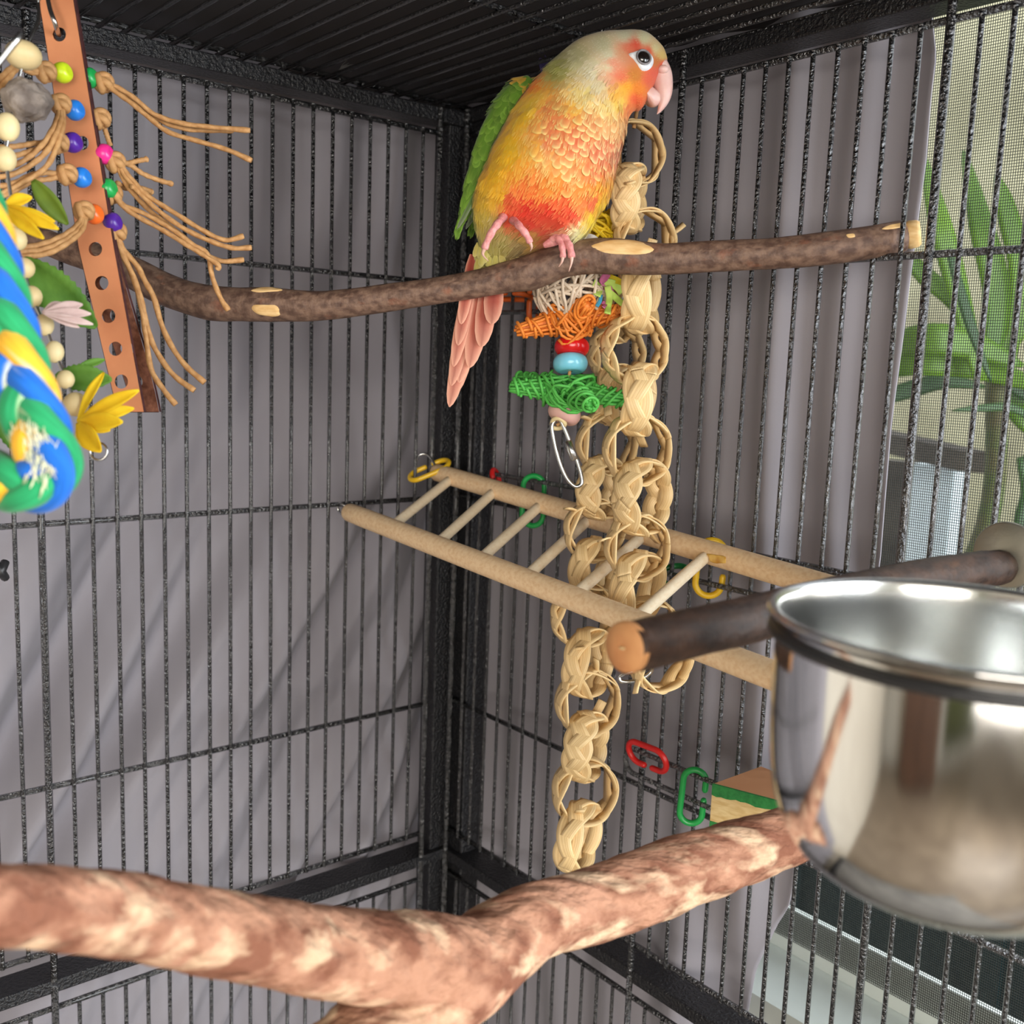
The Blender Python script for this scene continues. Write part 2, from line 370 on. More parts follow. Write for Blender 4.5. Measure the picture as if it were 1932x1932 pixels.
# a second, plain window far behind the viewer (added for the polished bowl to mirror)
win2 = tag(bpy.data.objects.new('window_2', None), kind='structure'); COLL.objects.link(win2); WM[win2.name] = Matrix.Identity(4)
M_glow = bpy.data.materials.new('glowing_daylight_pane'); M_glow.use_nodes = True
e_ = M_glow.node_tree.nodes['Principled BSDF']; e_.inputs['Emission Color'].default_value = (.95, .98, 1, 1); e_.inputs['Emission Strength'].default_value = 1.6; e_.inputs['Base Color'].default_value = (.8, .85, .9, 1)  # panes emit light in place of daylight from outside
for a, c in ((-2.2, -1.75), (-1.65, -1.2)):
    b = MB(); b.box((a, -3.2, .95), (c, -3.19, 2.0)); obj('pane', b, M_glow, win2, False)
b = MB()
for a, c in ((-2.26, -2.2), (-1.75, -1.65), (-1.2, -1.14)): b.box((a, -3.2, .9), (c, -3.16, 2.05))
b.box((-2.26, -3.2, .89), (-1.14, -3.16, .95)); b.box((-2.26, -3.2, 2.0), (-1.14, -3.16, 2.06)); obj('window_frame', b, M_white, win2, False)

# outdoors
M_ground = mat('garden_soil', L(96, 84, 66), rough=.95, col2=L(70, 76, 44), nscale=6)
b = MB(); b.box((.26, -4, -.12), (6, 3.5, -.02)); struct('ground', b, M_ground)
M_stucco = mat('pale_stucco', L(192, 186, 152), rough=.9, col2=L(166, 160, 128), nscale=4, bump=.2, bscale=60)
b = MB(); b.box((3.0, -4, -.02), (3.2, 3.5, 2.6)); struct('wall_outside', b, M_stucco)

# a white door and a teal towel behind the viewer: both added only for the polished bowl to mirror
b = MB(); b.box((-1.0, -3.2, 0), (-.22, -3.16, 2.03)); d1 = struct('added_door', b, M_white)
b = MB()
for a_, c_ in ((.15, .95), (1.1, 1.9)): b.box((-.90, -3.165, a_), (-.32, -3.152, c_))
tag(obj('added_door_panel', b, M_white, d1, False), kind='structure')
M_teal = mat('added_teal_towel', L(30, 130, 150), rough=.9, col2=L(24, 110, 130), nscale=40, bump=.3, bscale=300)
b = MB(); nx = 24
V = []
for i_ in range(nx+1):
    for zz in np.linspace(.55, 1.25, 12): V.append((.02+.012*math.sin(i_*.9)+.01*math.sin(zz*9), -1.55-.42*i_/nx, zz))
b.add(V, [(i_*12+j_, (i_+1)*12+j_, (i_+1)*12+j_+1, i_*12+j_+1) for i_ in range(nx) for j_ in range(11)])
# hangs from the window sill side, added only for its reflection
tw0 = obj('added_teal_towel', b, M_teal, None); tw0.location = (.06, 0, -.49); WM[tw0.name] = Matrix.Translation((.06, 0, -.49)); tag(tw0, 'teal towel added below the window, a blue streak for the steel bowl to mirror', 'towel')
so = tw0.modifiers.new('thickness', 'SOLIDIFY'); so.thickness = .004
M_olive_c = mat('olive_curtain_cloth', L(112, 118, 74), rough=.9, col2=L(96, 104, 62), nscale=20)
b = MB(); V = []
for i_ in range(41):
    for zz in np.linspace(.1, 2.15, 6): V.append((-2.96+.03*math.sin(i_*1.1), -2.3+.9*i_/40, zz))
b.add(V, [(i_*6+j_, (i_+1)*6+j_, (i_+1)*6+j_+1, i_*6+j_+1) for i_ in range(40) for j_ in range(5)])
oc = tag(obj('added_olive_curtain', b, M_olive_c, None), 'olive green curtain added behind the viewer, a green streak for the steel bowl to mirror', 'curtain'); so = oc.modifiers.new('thickness', 'SOLIDIFY'); so.thickness = .003  # out-of-view curtain, put in only to colour the bowl's reflection
M_walnut = mat('walnut_veneer', L(92, 62, 44), rough=.5, col2=L(66, 44, 32), nscale=4, stretch=(1, 1, 9))
cb = thing('added_cabinet', (-2.75, -.75, 0), 'dark wooden cabinet added behind the viewer, a brown streak for the steel bowl to mirror', 'cabinet')  # unseen cabinet, added to give the bowl something dark to reflect
b = MB(); b.box((-2.98, -1.15, .06), (-2.55, -.35, 1.5)); b.box((-2.98, -1.17, 1.5), (-2.53, -.33, 1.53)); b.box((-2.95, -1.1, 0), (-2.6, -.4, .06)); obj('carcass', b, M_walnut, cb, False)
for y_ in (-.95, -.55):
    b = MB(); b.box((-2.55, y_-.19, .1), (-2.53, y_+.19, 1.46)); dd_ = obj('door', b, M_walnut, cb, False); b = MB(); b.tube([(-2.53, y_+.12, .8), (-2.51, y_+.12, .8), (-2.51, y_+.12, .9), (-2.53, y_+.12, .9)], .006, 8); obj('handle', b, M_washer, dd_)
M_tray = mat('tray_paper', L(140, 136, 130), rough=.8, col2=L(116, 112, 108), nscale=9)
# ------------------------------------------------------------------ cage
cage = thing('bird_cage', (0, 0, .3), 'tall black powder coated wire bird cage seen from inside its corner', 'cage')
def rod(p, q, r, seg=8): mb = MB(); mb.tube([p, q], r, seg); return mb
def rods(panel, z0, z1, pos, thick, r=.00145, rt=.0024):
    ms = {}
    for x, y, th in pos:
        key = th
        if key not in ms:
            ms[key] = rod((0, 0, z0 if not th else z0-.02), (0, 0, z1 if not th else z1+.018), rt if th else r).mesh('bar')
        link('bar', ms[key], M_coat, panel, Matrix.Translation((x, y, 0)))
def panel(name):
    o = bpy.data.objects.new(name, None); COLL.objects.link(o); o.parent = cage
    o.matrix_parent_inverse = WM[cage.name].inverted(); WM[o.name] = Matrix.Identity(4); return o
LX = [-.0255-.0159*k for k in range(34)]; RY = [-.0180-.01598*k for k in range(48)]
pl = panel('side_panel'); plb = panel('side_panel'); pr = panel('side_panel'); prb = panel('side_panel'); pt = panel('top_panel')
rods(pl, .806, 1.391, [(x, 0, k in (0, 19)) for k, x in enumerate(LX)], None)
rods(plb, .36, .764, [(x, 0, k in (0, 19)) for k, x in enumerate(LX)], None)
rods(pr, .804, 1.393, [(0, -.001, True)]+[(0, y, k in (13, 24, 36)) for k, y in enumerate(RY)], None)
rods(prb, .36, .764, [(0, -.001, True)]+[(0, y, k in (13, 24, 36)) for k, y in enumerate(RY)], None)
for z in (1.39, 1.2750, 1.1000, .9230, .8065): obj('rail', rod((-.0235, .0032, z), (-.57, .0032, z), .0021), M_coat, pl)
for z in (.764, .58, .40): obj('rail', rod((-.0235, .0032, z), (-.57, .0032, z), .0021), M_coat, plb)
for z in (1.3925, 1.2770, 1.1015, .9230, .8045): obj('rail', rod((.0032, .002, z), (.0032, -.78, z), .0021), M_coat, pr)
for z in (.764, .58, .40): obj('rail', rod((.0032, .002, z), (.0032, -.78, z), .0021), M_coat, prb)
# feeder-door wires with rounded ends
for y0, y1, z0, z1 in ((-.032, -.2, 1.2517, 1.2692), (-.046, -.2, 1.1060, 1.1255), (-.2257, -.40, 1.0790, 1.1010), (-.213, -.40, .9330, .9508)):
    c = (z0+z1)/2; h = (z1-z0)/2
    pts = [(-.0035, y0-h+h*math.cos(t), c+h*math.sin(t)) for t in np.linspace(-PI/2, PI/2, 13)]
    pts += [(-.0035, y1+h-h*math.cos(t), c+h*math.sin(t)) for t in np.linspace(PI/2, -PI/2, 13)]
    mb = MB(); mb.tube(pts, .0019, 8, closed=True); obj('door_wire', mb, M_coat, pr)
# top bars
mtop = rod((0, .03, 1.4125), (0, -.80, 1.4125), .0016).mesh('bar')
for k in range(-1, 36): link('bar', mtop, M_coat, pt, Matrix.Translation((-.012-.0159*k, 0, 0)))
for y in (.012, -.19, -.40, -.61): obj('rail', rod((.02, y, 1.4160), (-.58, y, 1.4160), .0021), M_coat, pt)
def beam(lo, hi, nm):
    mb = MB(); mb.box(lo, hi); o = obj(nm, mb, M_beam, cage, False)
    bv = o.modifiers.new('bevel', 'BEVEL'); bv.width = .0012; bv.segments = 2
beam((-.6, .001, 1.3985), (.02, .022, 1.4095), 'top_beam'); beam((.001, -.8, 1.4020), (.022, .02, 1.4120), 'top_beam')
beam((-.6, .000, .7765), (.026, .026, .7862), 'divider_beam'); beam((.000, -.8, .7765), (.026, .026, .7862), 'divider_beam')
beam((-.012, .006, .30), (.022, .026, 1.412), 'corner_post'); beam((.006, -.016, .30), (.026, .004, 1.412), 'corner_post')
tray = MB(); tray.box((-.62, -.82, .285), (.02, .02, .30)); tray.box((-.62, -.82, .30), (-.61, .02, .34)); obj('base_tray', tray, M_tray, cage, False)
beam((-.6, .000, .30), (.026, .026, .33), 'base_beam'); beam((.000, -.8, .30), (.026, .026, .33), 'base_beam')

# ------------------------------------------------------------------ cage cover (grey cloth)
cover = thing('cage_cover', (.03, .05, .35), 'grey cloth cover draped loosely over the outside of the wire cage', 'cover')
def sheet(name, fn, nu, nv, material, th=.0008, keep=None):
    mb = MB(); V = []; F_ = []
    for i in range(nu+1):
        for j in range(nv+1): V.append(fn(i/nu, j/nv))
    for i in range(nu):
        for j in range(nv): F_.append((i*(nv+1)+j, (i+1)*(nv+1)+j, (i+1)*(nv+1)+j+1, i*(nv+1)+j+1))
    mb.add(V, F_)
    o = obj(name, mb, material, cover)
    so = o.modifiers.new('thickness', 'SOLIDIFY'); so.thickness = th
    return o
def sm(a, b, x):
    t = min(max((x-a)/(b-a), 0), 1); return t*t*(3-2*t)
def fold_l(x, z):
    # vertical folds high up and near the corner, slanting ones lower down to the left
    v = .006*math.sin(x*95+1.3*noise.noise(Vector((x*9, z*2, 3)))*3)*(.35+.65*sm(-.25, -.02, x))
    a = sm(1.22, 1.02, z)*sm(-.52, -.36, x)
    t = x*.87-z*.55
    s_ = noise.noise(Vector((t*26, (x*.5+z*.85)*3.2, 1.7)))*.046+noise.noise(Vector((t*60, (x*.5+z*.85)*6, 8.7)))*.010
    big = .012*noise.noise(Vector((x*5, z*3, 5.1)))
    d_ = ((x+.01)*.80+(z-1.26)*-.60)*1.0    # a broad slanting fold running down from the corner
    d_ = (x+.105)*.86-(z-1.11)*.52
    step = .050*(1-sm(-.045, .045, d_+.01*noise.noise(Vector((x*8, z*8, 4)))))*sm(1.36, 1.22, z)
    return v*(1-.75*a)+a*s_+big+step
sheet('left_drape', lambda u, v: (-.70+.77*u, .060+fold_l(-.70+.77*u, .35+1.09*v)+.018*sm(-.1, .05, -.70+.77*u), .35+1.09*v), 190, 190, M_cloth)
EDGE = [(1742, -40), (1738, 0), (1755, 100), (1746, 170), (1736, 300), (1720, 410), (1702, 540), (1688, 650), (1666, 800), (1651, 950), (1640, 1065), (1590, 1250), (1530, 1480), (1488, 1630), (1462, 1720), (1432, 1765), (1390, 1850), (1364, 1940), (1330, 2060)]
ep = np.array([on_x(px, py, .034) for px, py in EDGE]); eo = np.argsort(ep[:, 2]); ez = ep[eo, 2]; ey = ep[eo, 1]
def fold_r(y, z, d):
    v = .007*noise.noise(Vector((y*22, z*1.6, 2.2)))+.004*math.sin(y*120+4*noise.noise(Vector((y*6, z*2.5, 9))))
    v += .014*noise.noise(Vector((y*8, z*2.2, 7.3)))
    lo = sm(.90, .72, z)
    curl = math.exp(-(d/.030)**2)
    v += lo*(.030*curl)+.006*curl*(1-lo)
    return v
def rd(u, v):
    z = .35+1.10*v; y1 = float(np.interp(z, ez, ey)); y0 = .07; y = y0+(y1-y0)*u
    return (.034+fold_r(y, z, abs(y-y1)), y, z)
sheet('right_drape', rd, 150, 170, M_cloth)
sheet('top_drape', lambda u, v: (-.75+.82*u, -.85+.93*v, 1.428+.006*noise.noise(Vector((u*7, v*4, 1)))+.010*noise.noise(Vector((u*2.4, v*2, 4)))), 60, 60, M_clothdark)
# ================================================================== PERCHES
def bark_fn(sd, amp, sc, knots=()):
    def f(A, t, P):
        out = np.ones_like(A)
        for i in range(A.shape[0]):
            for k in range(A.shape[1]):
                a = A[i, k]; p = P[i]
                out[i, k] = 1+amp*noise.noise(Vector((math.cos(a)*1.3+p[0]*sc, math.sin(a)*1.3+p[1]*sc, p[2]*sc+sd)))+amp*.5*noise.noise(Vector((math.cos(a)*3+p[0]*sc*3, math.sin(a)*3+p[1]*sc*3, p[2]*sc*3+sd)))
        return out
    return f
# upper branch, from the left wall to the right wall
def dep1(p): return .5377+(1700-p[0])/(1700-60)*(.6209-.5377)+.0125*sm(1560, 1700, p[0])
path = [(52, 441, 0), (110, 466, 0), (180, 487, 0), (245, 512, 0), (300, 541, 0), (350, 560, 0), (404, 572, 0), (450, 575, 0), (510, 575, 0), (600, 577, 0), (700, 566, 0), (800, 552, 0), (900, 536, 0), (960, 522, 0), (1000, 514, 0), (1060, 493, 0), (1110, 484, 0), (1160, 484, 0), (1250, 489, 0), (1350, 484, 0), (1450, 479, 0), (1550, 470, 0), (1650, 456, 0), (1700, 446, 0), (1711, 444, 0)]
hws = [22, 24, 29, 31, 31, 31, 33, 31, 33, 28, 26, 25, 26, 29, 33, 31, 33, 34, 29, 29, 29, 30, 31, 29, 26]
P = pspl(path, dep1, 150)
hr = np.interp(np.linspace(0, 1, 150), np.linspace(0, 1, len(hws)), [h*dep1(p)/F for h, p in zip(hws, path)])
# the slot that takes a cage bar near the right end
jx = [proj(q)[0] for q in P]
perch = thing('branch_perch', P[75], 'smooth brown branch perch the bird is standing on, with pale chewed patches', 'perch')
mbB = MB(); mbB.tube(P[:148], hr[:148], 22, fn=bark_fn(2, .05, 30)); obj('branch', mbB, M_bark, perch)
bvB = bvh_of(mbB)
mb = MB(); tdir = nz(P[-1]-P[-3]); mb.lathe([(0, 0), (hr[-1]*.9, 0), (hr[-1]*1.02, .002), (hr[-1]*.97, .006), (hr[-1]*.8, .0075), (0, .0078)], P[147], tdir, 24); obj('cut_end', mb, M_cutwood, perch)
def ell(cx, cy, rx, ry, rot=0, n=12, wob=.16, sd=0):
    rs = random.Random(sd); o = []
    for k in range(n):
        t = 2*PI*k/n; f = 1+rs.uniform(-wob, wob); x = rx*math.cos(t)*f; y = ry*math.sin(t)*f
        o.append((cx+x*math.cos(rot)-y*math.sin(rot), cy+x*math.sin(rot)+y*math.cos(rot)))
    return np.array(o)
for i, e in enumerate([(1174, 467, 60, 16, .05), (503, 585, 30, 13, .12), (502, 547, 30, 5, -.02), (1605, 445, 10, 4, 0), (1690, 427, 26, 5, -.2), (1240, 515, 0, 0, 0)]):
    if e[2] == 0: continue
    obj('bare_wood_patch', patch(bvB, ell(*e[:4], e[4], sd=i), .0005), M_cutwood, perch)

# thick dark perch from the right wall
wy = on_x(1905, 1068)[1]; e0 = on_y(1180, 1214, wy); e1 = on_x(1905, 1068)
perch2 = thing('log_perch', e1, 'straight dark bark log perch with round pale sawn end, passing behind the steel bowl', 'perch')
n = 60; t = np.linspace(0, 1, n); P2 = e1[None]*(1-t)[:, None]+e0[None]*t[:, None]+np.array([[0, .002*math.sin(3*a), .0015*math.sin(5*a)] for a in t])
mb = MB(); mb.tube(P2[2:], np.interp(t[2:], [0, .1, .5, 1], [.0082, .0092, .0088, .0086]), 22, fn=bark_fn(5, .06, 40)); obj('log', mb, M_darkbark, perch2)
ax = nz(P2[-1]-P2[-4]); mb = MB(); mb.lathe([(0, .0006), (.0015, .0011), (.0032, .0009), (.0080, .0007), (.0086, -.0004), (.0086, -.0025)], P2[-1], ax, 28)
obj('sawn_end', mb, M_endwood, perch2)
mb = MB(); mb.ball(P2[-1]+ax*.0010, .0011, .0013, .0004, None, 10); obj('pith', mb, M_bead, perch2)
mb = MB(); mb.lathe([(0, 0), (.0155, 0), (.0165, .001), (.0165, .0025), (.0155, .0033), (0, .0033)], e1+np.array([-.0065, 0, .006]), (1, 0, 0), 36); obj('washer', mb, M_washer, perch2)
mb = MB(); mb.tube([e1+np.array([-.01, 0, .003]), e1+np.array([.018, 0, .003])], .003, 12); mb.lathe([(0, 0), (.008, 0), (.009, .004), (.005, .007), (0, .007)], e1+np.array([.006, 0, .003]), (1, 0, 0), 6); obj('mounting_bolt', mb, M_steel, perch2)

# lower forked branch
def dep3(p): return float(np.interp(p[0], [-60, 0, 500, 850, 1100, 1560, 1640], [.262, .272, .335, .395, .44, .5, .51]))
main = [(1585, 1545), (1500, 1573), (1400, 1607), (1300, 1640), (1200, 1678), (1110, 1710), (1010, 1738), (930, 1790), (860, 1850), (790, 1905), (720, 1960), (640, 2040)]
hm = [47, 50, 60, 64, 68, 66, 66, 80, 86, 92, 100, 104]
dm = {1585: .5}
def depm(p): return dep3(p) if p[0] > 870 else .395-(870-p[0])*.0001
Pm = pspl(main, depm, 90); rm = np.interp(np.linspace(0, 1, 90), np.linspace(0, 1, len(hm)), [h*depm(p)/F for h, p in zip(hm, main)])
tw = [(960, 1800), (880, 1812), (800, 1812), (650, 1802), (500, 1776), (360, 1751), (240, 1729), (120, 1713), (0, 1706), (-90, 1704)]
ht = [40, 74, 84, 80, 76, 75, 75, 74, 72, 70]
def dept(p): return float(np.interp(p[0], [-90, 0, 500, 850, 960], [.262, .272, .335, .392, .41]))
Pt = pspl(tw, dept, 90); rt_ = np.interp(np.linspace(0, 1, 90), np.linspace(0, 1, len(ht)), [h*dept(p)/F for h, p in zip(ht, tw)])
fork = thing('forked_branch', Pm[40], 'thick forked branch with flaky pink and brown bark across the bottom', 'perch')
def flake_fn(sd):
    def f(A, t, P):
        out = np.ones_like(A)
        for i in range(A.shape[0]):
            for k in range(A.shape[1]):
                a = A[i, k]; p = Vector(P[i])+Vector((math.cos(a), math.sin(a), .5*math.sin(a)))*.02
                d = noise.voronoi(Vector((p.x*55+sd, p.y*55, p.z*90)))[0]
                out[i, k] = 1+.05*noise.noise(p*60)+.16*min(d[1]-d[0], .30)+.04*noise.noise(p*160)
        return out
    return f
b1 = MB(); b1.tube(Pm, rm, 56, fn=flake_fn(1)); b2 = MB(); b2.tube(Pt, rt_, 40, fn=flake_fn(4))
bb = MB(); AXB = np.array([UR, nz(np.cross(UD, UR)), UD]); OB = Pm[40]
bb.add((np.concatenate(b1.v)-OB) @ AXB.T, b1.f); bb.add((np.concatenate(b2.v)-OB) @ AXB.T, b2.f)
o = obj('bark_body', bb, M_flake, fork, M=frameM(OB, AXB[0], AXB[1], AXB[2]))
rmod = o.modifiers.new('join', 'REMESH'); rmod.mode = 'VOXEL'; rmod.voxel_size = .0008; rmod.use_smooth_shade = True
smd = o.modifiers.new('blend', 'SMOOTH'); smd.iterations = 2; smd.factor = .5

# ================================================================== LADDER
N0 = on_y(655, 965, -.004); F0 = on_y(820, 890, -.004); LD = -nz(np.array([-.0094, .9976, .069]))
lad = thing('wooden_ladder', N0, 'pale round-rung wooden ladder hooked to the left wire wall', 'ladder')
LEN = .44
for O, r in ((N0, .0073), (F0, .0073)):
    n = 60; pts = [O+LD*LEN*k/(n-1) for k in range(n)]
    rr = np.full(n, r); rr[0] = r*.55; pts[1] = O+LD*.0015; rr[1] = r*.86; pts[2] = O+LD*.004; rr[2] = r*.97
    mb = MB(); mb.tube(pts, rr, 24); obj('side_rail', mb, M_dowel, lad)
for a, c in zip((.0595, .116, .163, .209, .2525, .302, .410), (.0255, .080, .133, .1825, .2335, .287, .400)):
    p = N0+LD*a; q = F0+LD*c; mb = MB(); mb.tube([p+(q-p)*k/8 for k in range(9)], .0037, 14); obj('rung', mb, M_rung, lad)
# glue blob where the sixth rung meets the far rail, and the hooks
g = F0+LD*.287; bl = MB(); rails_bvh = MB(); rails_bvh.tube([F0+LD*k*.01 for k in range(45)], .0073, 24); bvR = bvh_of(rails_bvh)
obj('glue_blob', patch(bvR, ell(1352, 1054, 23, 9, .25, 12, .25, 3), .0008), M_glue, lad)
hk = spl([on_y(662, 966, -.008), on_y(645, 950, -.003), on_y(637, 952, .006), on_y(640, 966, .006), on_y(652, 972, -.004), on_y(664, 974, -.008)], 30)
mb = MB(); mb.tube(hk, .0011, 8); obj('wire_hook', mb, M_chrome, lad)
hk = spl([on_y(822, 888, -.008), on_y(818, 872, -.004), on_y(806, 858, .002), on_y(792, 858, .006), on_y(786, 868, .006)], 30)
mb = MB(); mb.tube(hk, .0011, 8); obj('wire_hook', mb, M_chrome, lad)

# ================================================================== STEEL BOWL
BC = at(1832, 1178, .283); BR = .0545
bowl = thing('steel_bowl', BC, 'large polished stainless steel food bowl in the right foreground', 'bowl')
prof = [(0, -.0745), (.026, -.0745), (.035, -.0732), (.0425, -.0685), (.0480, -.0600), (.0512, -.047), (.0522, -.031), (.0524, -.014), (.0522, -.004), (.0524, -.001), (.0545, -.0005), (.0552, .0003), (.0548, .0012), (.0535, .0014), (.0520, .0006), (.0513, -.004), (.0512, -.014), (.0510, -.031), (.0500, -.0460), (.0468, -.0590), (.0415, -.0670), (.034, -.0720), (.026, -.0733), (0, -.0733)]
pp = np.array(prof); pr_ = np.array([np.interp(np.linspace(0, len(pp)-1, 90), range(len(pp)), pp[:, i]) for i in (0, 1)]).T
def smooth_prof(p, it=3):
    p = p.copy()
    for _ in range(it): p[1:-1] = (p[:-2]+2*p[1:-1]+p[2:])/4
    return p
mb = MB(); mb.lathe([tuple(x) for x in smooth_prof(pr_)], BC, (0, 0, 1), 96); obj('bowl_shell', mb, M_steel, bowl)
inp = [(r_-.00025, z_+.00025) for r_, z_ in prof[12:]]
ip = np.array(inp); ip = np.array([np.interp(np.linspace(0, len(ip)-1, 60), range(len(ip)), ip[:, i]) for i in (0, 1)]).T
mb = MB(); mb.lathe([tuple(x) for x in smooth_prof(ip)], BC, (0, 0, 1), 96); obj('bowl_lining', mb, M_brushed, bowl)
holder = thing('bowl_holder', BC+np.array([.06, 0, -.006]), 'black wire ring holder clasping the steel bowl just under its rim', 'holder')
mb = MB(); mb.tube([BC+np.array([.0532*math.cos(a), .0532*math.sin(a), -.0052]) for a in np.linspace(0, 2*PI, 72, endpoint=False)], .0016, 10, closed=True); obj('ring', mb, M_blackwire, holder)
for dy in (-.018, .018):
    s0 = BC+np.array([.050, dy, -.0052]); s1 = np.array([-.002, BC[1]+dy, BC[2]-.0052])
    mb = MB(); mb.tube(spl([s0, (s0+s1)/2, s1, s1+np.array([.006, 0, -.004]), s1+np.array([.006, 0, -.016])], 24), .0016, 8); obj('arm', mb, M_blackwire, holder)

# ================================================================== RING CHAINS
def ring_meshes(rad, width, turns, ph):
    ms = []
    for k in range(3):
        n = 96; pts = []; nr = []
        for a in np.linspace(0, 2*PI, n, endpoint=False):
            q = turns*a/1.0+2*PI*k/3+ph; lat = width*.34*math.sin(q); rr = rad+.0010*math.cos(2*q+.4)
            pts.append((rr*math.cos(a), rr*math.sin(a), lat)); nr.append((math.cos(a), math.sin(a), 0))
        pts = pts+pts[:1]; nr = nr+nr[:1]
        mb = MB(); mb.ribbon(pts, np.array(nr), width*.56*np.array([1+.12*math.sin(.22*b_+k*2) for b_ in range(len(pts))]), .0008); ms.append(mb.mesh('woven_strip'))
    tl = MB(); a0 = .6+ph
    tp = [(rad*math.cos(a0+.1*k), rad*math.sin(a0+.1*k), width*.1) for k in range(4)]+[((rad+.0015+.003*k)*math.cos(a0+.4+.06*k), (rad+.0015+.003*k)*math.sin(a0+.4+.06*k), width*(.12+.1*k)) for k in range(3)]
    tl.ribbon(tp, np.array([(math.cos(a0), math.sin(a0), 0)]), width*.36, .0009); ms.append(tl.mesh('strip_end'))
    return ms
RM = [ring_meshes(.0168, .0120, 2, .0), ring_meshes(.0165, .0130, 3, .8), ring_meshes(.0162, .0125, 2, 1.7)]
def chain(rings, label, loc):
    ch = thing('woven_ring_chain', loc, label, 'bird toy', 'woven palm ring chains')
    for i, (px, py, d, face, tilt, sc) in enumerate(rings):
        o = at(px, py, d); fw = -nz(ray(px, py))          # toward viewer
        up0 = np.array([0, 0, 1.0]); sd = nz(np.cross(up0, fw))
        yaw = math.radians(face); ax = math.cos(yaw)*nz(np.cross(sd, up0))+math.sin(yaw)*sd  # ring axis
        ax = nz(ax)
        t = math.radians(tilt); x = nz(np.cross(up0, ax)); u = nz(up0*math.cos(t)+x*math.sin(t)); x = nz(np.cross(u, ax))
        Mx = frameM(o, x*sc, u*sc*1.08, ax*sc)
        ms = RM[i % 3]
        e = bpy.data.objects.new('ring', None); COLL.objects.link(e); e.parent = ch; e.matrix_parent_inverse = WM[ch.name].inverted(); e.matrix_basis = Matrix.Translation(Vector(o)); WM[e.name] = e.matrix_basis.copy()
        spin = Matrix.Rotation(random.uniform(0, 6.28), 4, 'Z')
        for k, me in enumerate(ms): link('woven_strip' if k < 3 else 'strip_end', me, M_palm, e, Mx @ spin)
    return ch
near = [(1196, 290, .615, 28, 4, 1.03), (1186, 375, .615, 80, -6, 1.12), (1216, 455, .615, 30, 10, 1.08), (1211, 555, .612, 84, -3, 1.25), (1197, 660, .610, 30, 3, 1.14), (1206, 754, .610, 86, 4, 1.22), (1203, 848, .608, 28, 0, 1.14), (1211, 938, .606, 60, -4, 1.22), (1203, 1032, .606, 24, 4, 1.10), (1203, 1110, .606, 62, 6, 1.20), (1222, 1190, .606, 20, 0, 1.10), (1247, 1244, .600, 40, -25, 1.10)]
c1 = chain(near, 'braided palm ring chain nearest the right, hanging through the ladder to the log perch', at(1200, 250, .615))
far = [(1165, 590, .665, 60, 0, 1.05), (1163, 668, .662, 30, 0, 1.05), (1160, 745, .660, 75, 0, 1.12), (1146, 835, .657, 28, 0, 1.12), (1134, 920, .655, 66, 6, 1.14), (1122, 1000, .654, 22, -5, 1.12), (1120, 1075, .652, 64, 0, 1.14), (1101, 1160, .650, 24, -8, 1.16), (1110, 1250, .648, 64, 4, 1.20), (1110, 1325, .646, 30, -6, 1.16), (1104, 1408, .645, 74, -3, 1.22), (1103, 1493, .644, 28, 4, 1.2), (1092, 1578, .643, 72, -8, 1.22)]
c2 = chain(far, 'braided palm ring chain reaching lowest, its last ring just above the forked branch', at(1160, 560, .665))
mb = MB(); mb.tube(spl([at(1170, 1276, .596), at(1188, 1268, .594), at(1212, 1262, .594), at(1228, 1258, .598), at(1226, 1270, .6), at(1200, 1284, .598), at(1174, 1286, .596)], 40, True), .0012, 8, closed=True); obj('snap_hook', mb, M_chrome, c1)
for ch, p in ((c1, near[0]), (c2, far[0])):
    a = at(p[0], p[1]-48, p[2]); mb = MB(); mb.tube(spl([a, a+np.array([.002, .001, .02]), np.array([at(1165, 170, p[2])[0], at(1165, 170, p[2])[1], 1.410])], 30), .0012, 8); obj('hanging_cord', mb, M_paper, ch)

